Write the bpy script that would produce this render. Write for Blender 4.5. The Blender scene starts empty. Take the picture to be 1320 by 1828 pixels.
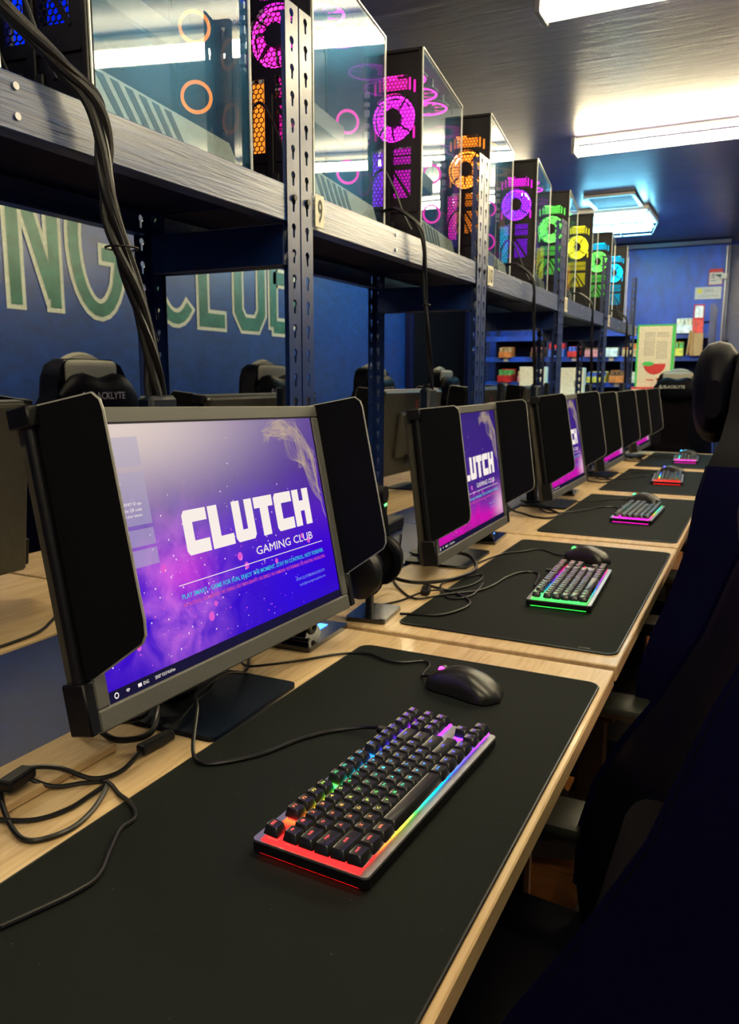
import bpy, bmesh, math, random
from mathutils import Vector, Matrix, Euler
random.seed(7)
C = bpy.context.scene.collection
PI = math.pi

# ------------------------------------------------------------------ camera
cam = bpy.data.cameras.new('camera')
cam.sensor_fit = 'VERTICAL'; cam.sensor_height = 36.0
cam.lens = 1412.84 / 1828 * 36.0
cam.clip_start = 0.02; cam.clip_end = 60
yaw, pit, rol = math.radians(26.204), math.radians(9.598), math.radians(0.187)
fw = Vector((-math.sin(yaw)*math.cos(pit), math.cos(yaw)*math.cos(pit), -math.sin(pit)))
rt = Vector((math.cos(yaw), math.sin(yaw), 0)); up = rt.cross(fw)
r2 = rt*math.cos(rol) + up*math.sin(rol); u2 = -rt*math.sin(rol) + up*math.cos(rol)
co = bpy.data.objects.new('camera', cam); C.objects.link(co)
mw = Matrix((r2, u2, -fw)).transposed().to_4x4(); mw.translation = Vector((0, 0, 1.2416))
co.matrix_world = mw
bpy.context.scene.camera = co
cam.dof.use_dof = True; cam.dof.focus_distance = 1.0; cam.dof.aperture_fstop = 11.0

# ------------------------------------------------------------------ world, exposure
w = bpy.data.worlds.new('world'); bpy.context.scene.world = w; w.use_nodes = True
w.node_tree.nodes['Background'].inputs[0].default_value = (0.02, 0.03, 0.14, 1)
w.node_tree.nodes['Background'].inputs[1].default_value = 0.35
vs = bpy.context.scene.view_settings
vs.view_transform = 'Standard'; vs.look = 'None'; vs.gamma = 1.0; vs.use_curve_mapping = False
vs.exposure = 0.0
LAMP_POWER = 70.0            # emission strength of the fluorescent tubes
LAMPS = [(-0.81, 2.97, 2.50, 2.4), (-1.07, 4.76, 2.50, 2.4), (-0.6, 1.17, 2.50, 2.4), (-0.6, -0.70, 2.50, 2.4), (0.45, 6.55, 2.50, 1.8)]  # last one is added out of view to brighten the snack shelving
AISLE_LAMPS = [(-2.75, 1.55, 2.50, 1.2), (-2.75, 5.7, 2.50, 1.2)]

# ------------------------------------------------------------------ node helpers
class NT:
    def __init__(s, name):
        s.m = bpy.data.materials.new(name); s.m.use_nodes = True
        s.t = s.m.node_tree; s.t.nodes.clear()
        s.out = s.t.nodes.new('ShaderNodeOutputMaterial')
    def n(s, typ, props=None, **inp):
        nd = s.t.nodes.new('ShaderNode'+typ)
        for k, v in (props or {}).items(): setattr(nd, k, v)
        for k, v in inp.items():
            key = int(k[1:]) if k[0] == 'i' and k[1:].isdigit() else k.replace('_', ' ')
            s.set(nd.inputs[key], v)
        return nd
    def set(s, sock, v):
        if isinstance(v, bpy.types.NodeSocket): s.t.links.new(v, sock)
        elif isinstance(v, bpy.types.Node): s.t.links.new(v.outputs[0], sock)
        else:
            if isinstance(v, tuple) and len(v) == 3 and sock.type == 'RGBA': v = (*v, 1)
            sock.default_value = v
    def math(s, op, a, b=0.0, clamp=False):
        nd = s.n('Math', {'operation': op, 'use_clamp': clamp}); s.set(nd.inputs[0], a); s.set(nd.inputs[1], b); return nd.outputs[0]
    def mix(s, f, a, b, mode='MIX'):
        nd = s.n('MixRGB', {'blend_type': mode}); s.set(nd.inputs[0], f); s.set(nd.inputs[1], a); s.set(nd.inputs[2], b); return nd.outputs[0]
    def ramp(s, f, stops, interp='LINEAR'):
        nd = s.n('ValToRGB'); s.set(nd.inputs[0], f); cr = nd.color_ramp; cr.interpolation = interp
        while len(cr.elements) < len(stops): cr.elements.new(0.5)
        for e, (p, c) in zip(cr.elements, stops):
            e.position = p; e.color = (*c, 1) if len(c) == 3 else c
        return nd.outputs[0]
    def coord(s, which='Object', scale=(1, 1, 1)):
        tc = s.n('TexCoord'); mp = s.n('Mapping'); s.set(mp.inputs[0], tc.outputs[which]); mp.inputs['Scale'].default_value = scale
        return mp.outputs[0]
    def noise(s, vec, scale, detail=4, dist=0.0, rough=0.55):
        nd = s.n('TexNoise'); s.set(nd.inputs['Vector'], vec)
        nd.inputs['Scale'].default_value = scale; nd.inputs['Detail'].default_value = detail
        nd.inputs['Distortion'].default_value = dist; nd.inputs['Roughness'].default_value = rough
        return nd.outputs[0]
    def bsdf(s, color, rough=0.5, metal=0.0, bump=None, bs=0.2, spec=0.5, bd=0.002, coat=0.0, crough=0.1):
        b = s.n('BsdfPrincipled'); s.set(b.inputs['Base Color'], color); s.set(b.inputs['Roughness'], rough)
        b.inputs['Metallic'].default_value = metal; b.inputs['Specular IOR Level'].default_value = spec
        b.inputs['Coat Weight'].default_value = coat; b.inputs['Coat Roughness'].default_value = crough
        if bump is not None:
            bn = s.n('Bump'); bn.inputs['Strength'].default_value = bs; bn.inputs['Distance'].default_value = bd
            s.set(bn.inputs['Height'], bump); s.t.links.new(bn.outputs[0], b.inputs['Normal'])
        s.t.links.new(b.outputs[0], s.out.inputs[0]); return b
MATS = {}
def plain(name, col, rough=0.5, metal=0.0, spec=0.5, var=0.12, bs=0.08, scale=60, coat=0.0):
    t = NT(name); v = t.coord(); nz = t.noise(v, scale, 3)
    dark = tuple(c*(1-var) for c in col); lite = tuple(min(1, c*(1+var)) for c in col)
    t.bsdf(t.ramp(nz, [(0.3, dark), (0.7, lite)]), rough, metal, nz, bs, spec, 0.001, coat)
    MATS[name] = t.m; return t.m
def glow(name, col, strength):
    t = NT(name); e = t.n('Emission'); e.inputs[0].default_value = (*col, 1); e.inputs[1].default_value = strength
    t.t.links.new(e.outputs[0], t.out.inputs[0]); MATS[name] = t.m; return t.m
def glow_obj(name, strength):      # light-emitting plastic whose colour is the object's own colour
    t = NT(name); oi = t.n('ObjectInfo'); v = t.coord(); nz = t.noise(v, 25, 2)
    e = t.n('Emission'); t.set(e.inputs[0], oi.outputs['Color'])
    t.set(e.inputs[1], t.math('MULTIPLY', t.math('ADD', t.math('MULTIPLY', nz, 0.7), 0.55), strength))
    t.t.links.new(e.outputs[0], t.out.inputs[0]); MATS[name] = t.m; return t.m

# ---- materials
def paint(name, col, vscale, rough=0.33, bs=0.35, coat=0.25):
    t = NT(name); v = t.coord('Object', vscale); nz = t.noise(v, 6, 6, 0.6); big = t.noise(t.coord(), 1.5, 3)
    c = t.mix(t.ramp(nz, [(0.35, (0, 0, 0)), (0.75, (1, 1, 1))]), tuple(x*0.7 for x in col), tuple(min(1, x*1.35) for x in col))
    rg = t.math('ADD', t.math('MULTIPLY', big, 0.25), rough-0.12)
    t.bsdf(c, rg, 0, nz, bs, 0.6, 0.004, coat, 0.25); MATS[name] = t.m; return t.m
NAVY = (0.004, 0.016, 0.085)
m_wall = paint('navy wall paint', (0.0008, 0.045, 0.26), (3, 1.5, 3), 0.45, 0.35, 0.5)
m_wallb = paint('blue wall paint', (0.002, 0.075, 0.60), (2, 2, 1), 0.42, 0.15, 0.05)
m_ceil = paint('navy ceiling paint', (0.032, 0.026, 0.080), (0.8, 5, 3), 0.40, 0.6, 0.7)
m_beam = paint('brushed navy beam paint', (0.010, 0.040, 0.150), (14, 1.1, 26), 0.38, 1.0, 0.85)
m_post = paint('navy post enamel', (0.002, 0.018, 0.105), (10, 10, 2), 0.36, 0.1, 0.2)
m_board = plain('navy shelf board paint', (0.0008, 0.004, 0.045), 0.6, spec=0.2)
m_navyshelf = paint('navy lower shelf paint', (0.0005, 0.015, 0.11), (2, 2, 2), 0.5, 0.15, 0.0)
m_black = plain('black plastic', (0.0035, 0.0035, 0.005), 0.45, spec=0.3)
m_blackg = plain('gloss black plastic', (0.005, 0.005, 0.007), 0.15, coat=0.5)
m_felt = plain('black felt', (0.0035, 0.0038, 0.006), 0.9, spec=0.12)
m_rubber = plain('black cable rubber', (0.0035, 0.0035, 0.0045), 0.38, spec=0.4)
m_braid = plain('braided cable sleeve', (0.005, 0.005, 0.005), 0.45, bs=0.8, scale=900)
m_bezel = plain('grey monitor plastic', (0.075, 0.075, 0.070), 0.55, scale=400)
m_monback = plain('dark grey monitor back', (0.055, 0.050, 0.036), 0.5)
m_baseplate = plain('satin dark blue grey base', (0.0012, 0.0045, 0.013), 0.45, spec=0.22)
m_metal = plain('brushed silver metal', (0.42, 0.42, 0.45), 0.35, 0.9)
m_white = plain('white plastic', (0.72, 0.70, 0.64), 0.5)
m_cream = plain('cream label card', (0.80, 0.76, 0.60), 0.6)
m_leather = plain('black leatherette', (0.0014, 0.0014, 0.004), 0.5, bs=0.3, scale=300, spec=0.06)
m_bluewing = plain('blue-tinted side leatherette', (0.0010, 0.0010, 0.014), 0.85, bs=0.3, scale=400, spec=0.04)  # black side leather with blue ambient light put into its colour
m_brownfab = plain('dark brown inner fabric', (0.0025, 0.0018, 0.003), 0.9, spec=0.05)
m_suede = plain('pale grey suede', (0.26, 0.26, 0.22), 0.8, scale=200)
m_armpad = plain('dark olive arm pad', (0.012, 0.014, 0.010), 0.42, spec=0.35)
m_ink = plain('black ink', (0.006, 0.006, 0.006), 0.6)
m_red = plain('red card', (0.62, 0.03, 0.03), 0.5)
m_green = plain('green card', (0.05, 0.6, 0.12), 0.5)
m_greyink = plain('grey ink', (0.30, 0.30, 0.25), 0.6)
m_yellow = plain('yellow card', (0.85, 0.75, 0.05), 0.5)
m_kraft = plain('kraft cardboard', (0.42, 0.26, 0.11), 0.7)
m_lgreen = paint('lettering green paint', (0.03, 0.19, 0.12), (1, 2, 2), 0.45, 0.2)
m_lwhite = plain('lettering white paint', (0.70, 0.78, 0.66), 0.5)
m_logo_r = plain('red printed logo', (0.95, 0.06, 0.04), 0.4)
m_logo_w = plain('silver stitched lettering', (0.42, 0.44, 0.42), 0.5)
m_shroud = plain('pale shroud plastic', (0.42, 0.42, 0.34), 0.5)
m_stripe = plain('dark shroud groove', (0.035, 0.033, 0.022), 0.6)
m_case = plain('dark case steel', (0.0045, 0.0035, 0.0055), 0.45, spec=0.18)
m_inner = plain('case interior steel', (0.012, 0.012, 0.018), 0.55)
m_edge = plain('pale glass edge highlight', (0.75, 0.80, 0.74), 0.25, spec=0.8)  # lamp highlight along the glass edges put into a pale colour
m_foil = plain('glossy snack foil', (0.5, 0.3, 0.2), 0.25)
m_tube = glow('fluorescent tube glow', (1.0, 0.85, 0.53), LAMP_POWER)
m_tubec = glow('cool fluorescent tube glow', (0.22, 0.72, 1.0), 34)
m_led = glow('green status led', (0.1, 1.0, 0.15), 6)
m_ledb = glow('blue status led', (0.05, 0.2, 1.0), 5)
m_scrwhite = glow('screen white', (1.0, 0.90, 0.84), 0.95)
m_scrcyan = glow('screen cyan', (0.05, 0.62, 0.75), 0.9)
m_scrpink = glow('screen pink', (0.9, 0.12, 0.35), 0.8)
m_scrblue = glow('screen pale blue', (0.25, 0.40, 0.95), 0.8)
m_scrbar = glow('screen taskbar', (0.010, 0.008, 0.035), 1.0)
m_scrline = glow('screen edge line', (0.35, 0.33, 0.33), 0.9)
m_blade = glow_obj('lit fan blade', 3.0)
m_ring = glow_obj('fan light ring', 6.0)
m_glowp = glow_obj('lit interior panel', 1.6)
m_glowd = glow_obj('dimly lit interior panel', 0.8)
m_ring2 = glow_obj('lit hub ring', 1.6)
m_legend = glow_obj('backlit key legend', 1.6)

t = NT('light oak desk'); v = t.coord('Object', (14, 1.1, 14)); g1 = t.noise(v, 5, 8, 1.2); g2 = t.noise(t.coord('Object', (1, .6, 1)), 3.5, 3, 0.4)
sep = t.n('SeparateXYZ'); t.set(sep.inputs[0], t.coord())
st = t.n('TexWhiteNoise', {'noise_dimensions': '2D'}); cb = t.n('CombineXYZ')
t.set(cb.inputs[0], t.math('FLOOR', t.math('MULTIPLY', sep.outputs[0], 11.0)))
t.set(cb.inputs[1], t.math('FLOOR', t.math('ADD', t.math('MULTIPLY', sep.outputs[1], 1.6), t.math('MULTIPLY', t.math('FLOOR', t.math('MULTIPLY', sep.outputs[0], 11.0)), 0.37))))
t.set(st.inputs[0], cb.outputs[0])
col = t.ramp(g1, [(0.25, (0.44, 0.28, 0.13)), (0.5, (0.64, 0.46, 0.25)), (0.8, (0.78, 0.61, 0.37))])
col = t.mix(t.math('MULTIPLY', st.outputs[0], 0.45), col, (0.36, 0.23, 0.11))
col = t.mix(t.ramp(g2, [(0.55, (0, 0, 0)), (0.8, (0.5, 0.5, 0.5))]), col, (0.62, 0.48, 0.28))
t.bsdf(col, 0.42, 0, g1, 0.15, 0.4, 0.001, 0.15); m_wood = t.m
t = NT('orange wooden floor'); v = t.coord('Object', (1.2, 9, 1)); g1 = t.noise(v, 4, 5, 0.8)
bk = t.n('TexBrick'); t.set(bk.inputs['Vector'], t.coord('Object', (1, 1, 1))); bk.inputs['Scale'].default_value = 4.5
for k_, c_ in (('Color1', (0.42, 0.15, 0.03)), ('Color2', (0.32, 0.11, 0.025)), ('Mortar', (0.06, 0.025, 0.01))): bk.inputs[k_].default_value = (*c_, 1)
bk.inputs['Mortar Size'].default_value = 0.01; bk.inputs['Brick Width'].default_value = 2.6; bk.inputs['Row Height'].default_value = 0.6
t.bsdf(t.mix(0.5, bk.outputs[0], t.ramp(g1, [(0.3, (0.22, 0.08, 0.02)), (0.8, (0.5, 0.2, 0.05))])), 0.35, 0, g1, 0.1); m_floor = t.m
t = NT('black cloth desk pad'); nz = t.noise(t.coord(), 900, 2); sp = t.noise(t.coord(), 160, 1)
t.bsdf(t.mix(t.ramp(sp, [(0.80, (0, 0, 0)), (0.82, (1, 1, 1))]), t.ramp(nz, [(0.3, (0.0048, 0.0066, 0.0062)), (0.7, (0.0076, 0.0102, 0.0096))]), (0.06, 0.06, 0.055)), 0.8, 0, nz, 0.25, 0.12, 0.0005); m_pad = t.m

# glass: thin, partly see-through, with the haze around lamp reflections put into a blue gloss
t = NT('tempered case glass')
lw = t.n('Fresnel'); lw.inputs[0].default_value = 1.65
tr = t.n('BsdfTransparent'); tr.inputs[0].default_value = (0.90, 0.94, 0.96, 1)
gl = t.n('BsdfGlossy'); gl.inputs['Roughness'].default_value = 0.02; gl.inputs[0].default_value = (0.95, 0.98, 1, 1)
df = t.n('BsdfGlossy'); df.inputs['Roughness'].default_value = 0.33; df.inputs[0].default_value = (0.14, 0.52, 1.0, 1)
mx = t.n('MixShader'); gm = t.n('NewGeometry'); t.set(mx.inputs[0], t.math('MULTIPLY', lw.outputs[0], t.math('SUBTRACT', 1.0, gm.outputs['Backfacing']))); t.t.links.new(tr.outputs[0], mx.inputs[1]); t.t.links.new(gl.outputs[0], mx.inputs[2])
dn = t.noise(t.coord('Object', (1, 1, 1)), 9, 5, 1.0)
mx2 = t.n('MixShader'); t.set(mx2.inputs[0], t.math('MULTIPLY', t.math('ADD', dn, 0.2), 0.04)); t.t.links.new(mx.outputs[0], mx2.inputs[1]); t.t.links.new(df.outputs[0], mx2.inputs[2])
t.t.links.new(mx2.outputs[0], t.out.inputs[0]); m_glass = t.m

def screen_mat(name, variant):      # wallpaper: purple to blue sky of sparks with a pink nebula
    t = NT(name); tc = t.n('TexCoord'); sep = t.n('SeparateXYZ'); t.set(sep.inputs[0], tc.outputs['Object'])
    X = t.math('DIVIDE', t.math('ADD', sep.outputs[1], 0.2875), 0.575); Z = t.math('DIVIDE', sep.outputs[2], 0.3235)
    nz = t.noise(tc.outputs['Object'], 9, 6, 0.8); nz2 = t.noise(tc.outputs['Object'], 22, 4, 0.5)
    zz = t.math('ADD', Z, t.math('MULTIPLY', t.math('SUBTRACT', nz, 0.5), 0.35))
    if variant == 0:
        col = t.ramp(zz, [(0.0, (0.030, 0.0, 0.50)), (0.30, (0.045, 0.0, 0.62)), (0.50, (0.085, 0.012, 0.50)), (0.72, (0.07, 0.02, 0.28)), (1.0, (0.10, 0.05, 0.28))])
    else:
        col = t.ramp(zz, [(0.0, (0.30, 0.01, 0.24)), (0.10, (0.62, 0.0, 0.42)), (0.22, (0.24, 0.02, 0.36)), (0.38, (0.055, 0.015, 0.24)), (1.0, (0.03, 0.012, 0.17))])
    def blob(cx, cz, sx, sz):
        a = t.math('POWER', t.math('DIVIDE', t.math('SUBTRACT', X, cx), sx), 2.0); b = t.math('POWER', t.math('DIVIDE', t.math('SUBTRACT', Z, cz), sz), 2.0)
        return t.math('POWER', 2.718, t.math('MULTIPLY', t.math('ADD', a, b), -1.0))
    neb = t.math('MULTIPLY', blob(0.27, 0.30, 0.16, 0.32), t.ramp(nz2, [(0.35, (0, 0, 0)), (0.7, (1, 1, 1))]), True)
    if variant == 0:
        col = t.mix(neb, col, (0.62, 0.16, 0.78)); col = t.mix(t.math('MULTIPLY', blob(0.30, 0.38, 0.10, 0.10), nz), col, (0.85, 0.05, 0.75))
        col = t.mix(t.math('MULTIPLY', blob(0.12, 1.02, 0.50, 0.30), 0.95), col, (0.74, 0.62, 0.55))  # screen glare at the top left, painted into the wallpaper as cream
        col = t.mix(t.math('MULTIPLY', blob(0.75, 0.12, 0.3, 0.2), nz), col, (0.02, 0.0, 0.75))
    else:
        col = t.mix(t.math('MULTIPLY', blob(0.97, 0.14, 0.10, 0.13), 0.9), col, (0.75, 0.45, 0.62))
    e = t.n('Emission'); t.set(e.inputs[0], col); e.inputs[1].default_value = 1.0
    g = t.n('BsdfGlossy'); g.inputs['Roughness'].default_value = 0.4; g.inputs[0].default_value = (0.03, 0.03, 0.03, 1)
    ad = t.n('AddShader'); t.t.links.new(e.outputs[0], ad.inputs[0]); t.t.links.new(g.outputs[0], ad.inputs[1])
    t.t.links.new(ad.outputs[0], t.out.inputs[0]); return t.m
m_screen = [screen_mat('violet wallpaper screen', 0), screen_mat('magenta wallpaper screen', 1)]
t = NT('smoke print'); tcs = t.n('TexCoord'); nz = t.noise(tcs.outputs['Object'], 30, 2)
e = t.n('Emission'); e.inputs[0].default_value = (0.80, 0.62, 0.30, 1); e.inputs[1].default_value = 0.9
tr = t.n('BsdfTransparent'); mx = t.n('MixShader'); t.set(mx.inputs[0], t.math('MULTIPLY', nz, 0.6)); t.t.links.new(tr.outputs[0], mx.inputs[1]); t.t.links.new(e.outputs[0], mx.inputs[2])
t.t.links.new(mx.outputs[0], t.out.inputs[0]); m_smoke = t.m
t = NT('translucent panel print'); e = t.n('Emission'); e.inputs[0].default_value = (0.42, 0.38, 0.52, 1); e.inputs[1].default_value = 1.0
tr = t.n('BsdfTransparent'); mx = t.n('MixShader'); mx.inputs[0].default_value = 0.55; t.t.links.new(tr.outputs[0], mx.inputs[1]); t.t.links.new(e.outputs[0], mx.inputs[2])
t.t.links.new(mx.outputs[0], t.out.inputs[0]); m_panelp = t.m

# ------------------------------------------------------------------ mesh helpers
class MB:
    def __init__(s): s.v = []; s.f = []; s.mi = []
    def add(s, vs, fs, mi=0, M=None):
        o = len(s.v); s.v += [tuple(M @ Vector(p)) if M is not None else tuple(p) for p in vs]
        s.f += [tuple(i+o for i in f) for f in fs]; s.mi += [mi]*len(fs); return s
    def box(s, c, d, b=0.0, mi=0, M=None, seg=1):
        if b <= 0:
            x, y, z = d[0]/2, d[1]/2, d[2]/2
            vs = [(c[0]+i*x, c[1]+j*y, c[2]+k*z) for k in (-1, 1) for j in (-1, 1) for i in (-1, 1)]
            fs = [(0, 2, 3, 1), (4, 5, 7, 6), (0, 1, 5, 4), (2, 6, 7, 3), (0, 4, 6, 2), (1, 3, 7, 5)]
            return s.add(vs, fs, mi, M)
        bm = bmesh.new(); bmesh.ops.create_cube(bm, size=1)
        for v in bm.verts: v.co = Vector((v.co.x*d[0]+c[0], v.co.y*d[1]+c[1], v.co.z*d[2]+c[2]))
        bmesh.ops.bevel(bm, geom=bm.edges[:]+bm.verts[:], offset=min(b, min(d)*0.48), segments=seg, affect='EDGES', profile=0.5)
        bm.verts.index_update(); s.add([v.co.copy() for v in bm.verts], [[v.index for v in f.verts] for f in bm.faces], mi, M); bm.free(); return s
    def prism(s, poly, h, M=None, mi=0, z0=0.0):      # polygon in xy extruded along z
        n = len(poly); vs = [(p[0], p[1], z0) for p in poly] + [(p[0], p[1], z0+h) for p in poly]
        fs = [tuple(range(n-1, -1, -1)), tuple(range(n, 2*n))] + [(i, (i+1) % n, n+(i+1) % n, n+i) for i in range(n)]
        return s.add(vs, fs, mi, M)
    def tube(s, pts, r, n=8, mi=0, M=None, closed=False):
        pts = [Vector(p) for p in pts]; vs = []; fs = []; L = len(pts); up_ = Vector((0, 0, 1)); prev = None
        for i, p in enumerate(pts):
            a = pts[(i-1) % L] if closed else pts[max(0, i-1)]; b = pts[(i+1) % L] if closed else pts[min(L-1, i+1)]
            d = (b-a).normalized() if (b-a).length > 1e-9 else Vector((0, 0, 1))
            if prev is None: sd = d.cross(up_); sd = sd if sd.length > 0.1 else d.cross(Vector((1, 0, 0)))
            else: sd = prev - d*prev.dot(d)
            sd.normalize(); prev = sd; tt = d.cross(sd); rr = r[i] if isinstance(r, (list, tuple)) else r
            for k in range(n):
                a_ = 2*PI*k/n; vs.append(p + sd*math.cos(a_)*rr + tt*math.sin(a_)*rr)
        for i in range(L if closed else L-1):
            j = (i+1) % L
            for k in range(n): fs.append((i*n+k, i*n+(k+1) % n, j*n+(k+1) % n, j*n+k))
        if not closed: fs += [tuple(range(n-1, -1, -1)), tuple((L-1)*n+k for k in range(n))]
        return s.add(vs, fs, mi, M)
    def cyl(s, c, r, h, n=24, axis='z', mi=0, M=None, r2=None):
        d = {'x': Vector((1, 0, 0)), 'y': Vector((0, 1, 0)), 'z': Vector((0, 0, 1))}[axis]; c = Vector(c)
        return s.tube([c-d*h/2, c+d*h/2], [r, r if r2 is None else r2], n, mi, M)
    def loft(s, rings, mi=0, M=None, cap=True):
        n = len(rings[0]); vs = [p for r in rings for p in r]; fs = []
        for i in range(len(rings)-1):
            for k in range(n): fs.append((i*n+k, i*n+(k+1) % n, (i+1)*n+(k+1) % n, (i+1)*n+k))
        if cap: fs += [tuple(range(n-1, -1, -1)), tuple((len(rings)-1)*n+k for k in range(n))]
        return s.add(vs, fs, mi, M)
    def mesh(s, name, mats, smooth=False):
        me = bpy.data.meshes.new(name); me.from_pydata(s.v, [], s.f)
        for m in (mats if isinstance(mats, (list, tuple)) else [mats]): me.materials.append(m)
        for p, i in zip(me.polygons, s.mi): p.material_index = i
        me.update()
        if len(s.v) < 60000:
            bm = bmesh.new(); bm.from_mesh(me); bmesh.ops.recalc_face_normals(bm, faces=bm.faces[:]); bm.to_mesh(me); bm.free()
        if smooth:
            me.polygons.foreach_set('use_smooth', [True]*len(me.polygons)); me.set_sharp_from_angle(angle=math.radians(40))
        return me
def obj(name, mb, mats, parent=None, smooth=False, M=None, color=None):
    me = mb.mesh(name, mats, smooth) if isinstance(mb, MB) else mb
    o = bpy.data.objects.new(name, me); C.objects.link(o)
    if parent is not None: o.parent = parent
    if M is not None: o.matrix_local = M
    if color is not None: o.color = (*color, 1)
    return o
def tag(o, label=None, cat=None, group=None, kind=None):
    if label: o['label'] = label
    if cat: o['category'] = cat
    if group: o['group'] = group
    if kind: o['kind'] = kind
    return o
def thing(name, label, cat, loc=(0, 0, 0), rz=0.0, group=None):
    o = bpy.data.objects.new(name, None); o.empty_display_size = 0.05; C.objects.link(o)
    o.location = loc; o.rotation_euler = (0, 0, rz); return tag(o, label, cat, group)
def struct(name, mb, mats): return tag(obj(name, mb, mats), kind='structure')
def kids(o): return [c for c in bpy.data.objects if c.parent == o]
def dup(root, loc, rz, label=None, group=None):
    tree = {}
    for o in bpy.data.objects:
        if o.parent: tree.setdefault(o.parent.name, []).append(o)
    def cp(o, par):
        c = o.copy(); C.objects.link(c)
        if par is not None: c.parent = par
        for ch in tree.get(o.name, []): cp(ch, c)
        return c
    r = cp(root, None); r.location = loc; r.rotation_euler = (0, 0, rz)
    if label: r['label'] = label
    if group: r['group'] = group
    return r
def child(o, base): return [c for c in bpy.data.objects if c.parent == o and c.name.split('.')[0] == base]
def T(x, y, z): return Matrix.Translation((x, y, z))
def R(a, ax): return Matrix.Rotation(a, 4, ax)
def smoothpath(pts, k=6, closed=False):
    P = [Vector(p) for p in pts]; out = []; n = len(P)
    for i in range(n if closed else n-1):
        p0 = P[(i-1) % n] if closed else P[max(i-1, 0)]; p1 = P[i]; p2 = P[(i+1) % n]; p3 = P[(i+2) % n] if closed else P[min(i+2, n-1)]
        for j in range(k):
            t_ = j/k; out.append(0.5*((2*p1) + (p2-p0)*t_ + (2*p0-5*p1+4*p2-p3)*t_*t_ + (3*p1-p0-3*p2+p3)*t_**3))
    if not closed: out.append(P[-1])
    return out
_tc = {}
def text_geo(s, width=None, height=None, align='LEFT', space=1.0, fat=0.0):   # flat lettering in the xy plane
    key = (s, space, fat)
    if key not in _tc:
        cu = bpy.data.curves.new('lettering', 'FONT'); cu.body = s; cu.space_character = space; cu.offset = fat; cu.resolution_u = 2
        o = bpy.data.objects.new('lettering', cu); C.objects.link(o)
        dg = bpy.context.evaluated_depsgraph_get(); me = bpy.data.meshes.new_from_object(o.evaluated_get(dg))
        vs = [tuple(v.co) for v in me.vertices]; fs = [tuple(p.vertices) for p in me.polygons]
        bpy.data.objects.remove(o); bpy.data.curves.remove(cu); bpy.data.meshes.remove(me); _tc[key] = (vs, fs)
    vs, fs = _tc[key]; x0 = min(v[0] for v in vs); x1 = max(v[0] for v in vs); y0 = min(v[1] for v in vs); y1 = max(v[1] for v in vs)
    sy = height/(y1-y0) if height else None; sx = width/(x1-x0) if width else sy; sy = sy or sx
    off = {'LEFT': 0, 'CENTER': -(x1-x0)*sx/2, 'RIGHT': -(x1-x0)*sx}[align]
    return [((v[0]-x0)*sx+off, (v[1]-y0)*sy, 0) for v in vs], fs

# ------------------------------------------------------------------ room
XL, XR, YB, YF, ZC = -3.0, 2.4, 8.6, -2.6, 2.57
struct('floor', MB().box(((XL+XR)/2, (YB+YF)/2, -0.05), (XR-XL+.4, YB-YF+.4, 0.1)), m_floor)
struct('ceiling', MB().box(((XL+XR)/2, (YB+YF)/2, ZC+0.05), (XR-XL+.4, YB-YF+.4, 0.1)), m_ceil)
struct('wall_left', MB().box((XL-0.05, (YB+YF)/2, ZC/2), (0.1, YB-YF+.4, ZC)), m_wall)
struct('wall_right', MB().box((XR+0.05, (YB+YF)/2, ZC/2), (0.1, YB-YF+.4, ZC)), m_wall)
struct('wall_front', MB().box(((XL+XR)/2, YF-0.05, ZC/2), (XR-XL, 0.1, ZC)), m_wall)
wb = struct('wall_back', MB().box(((XL-0.40)/2, YB+0.05, ZC/2), (-0.40-XL, 0.1, ZC), 0.004), m_wallb)
struct('wall_back_recess', MB().box((1.0, YB+0.45, ZC/2), (2.9, 0.1, ZC)), m_wall).name = 'wall_recess'
struct('trim_1', MB().box((-1.69, YB-0.03, ZC-0.03), (2.62, 0.06, 0.05), 0.006).box((-0.39, YB-0.01, 1.28), (0.03, 0.03, 2.5), 0.005), m_post)
# dark doorway in the left wall
d = struct('door_1', MB().box((XL+0.02, 7.62, 1.0), (0.04, 1.45, 2.0), 0.004), m_felt)
obj('door_frame', MB().box((XL+0.03, 6.86, 1.0), (0.06, 0.07, 2.05), 0.004).box((XL+0.03, 8.38, 1.0), (0.06, 0.07, 2.05), 0.004).box((XL+0.03, 7.62, 2.03), (0.06, 1.59, 0.06), 0.004), m_board, d)

# ---- painted wall lettering, each letter a fill and an outline
def band(mb, pts, w_, x, closed=False, mi=0):      # a flat stroke of even width in the yz plane
    P = [Vector((p[0], p[1])) for p in pts]; n = len(P); L = []; Rr = []
    for i in range(n):
        a = P[(i-1) % n] if closed or i > 0 else None; b = P[(i+1) % n] if closed or i < n-1 else None
        d1 = (P[i]-a).normalized() if a is not None else (b-P[i]).normalized(); d2 = (b-P[i]).normalized() if b is not None else d1
        nn = Vector((-(d1+d2).y, (d1+d2).x)).normalized(); c = max(0.35, nn.dot(Vector((-d1.y, d1.x)))); q0 = P[i]
        if not closed and i == 0: q0 = P[i]-d1*w_*0
        L.append(q0+nn*w_/2/c); Rr.append(q0-nn*w_/2/c)
    vs = [(x, p.x, p.y) for p in L] + [(x, p.x, p.y) for p in Rr]
    fs = [(i, (i+1) % n, n+(i+1) % n, n+i) for i in range(n if closed else n-1)]
    mb.add(vs, fs, mi)
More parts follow.
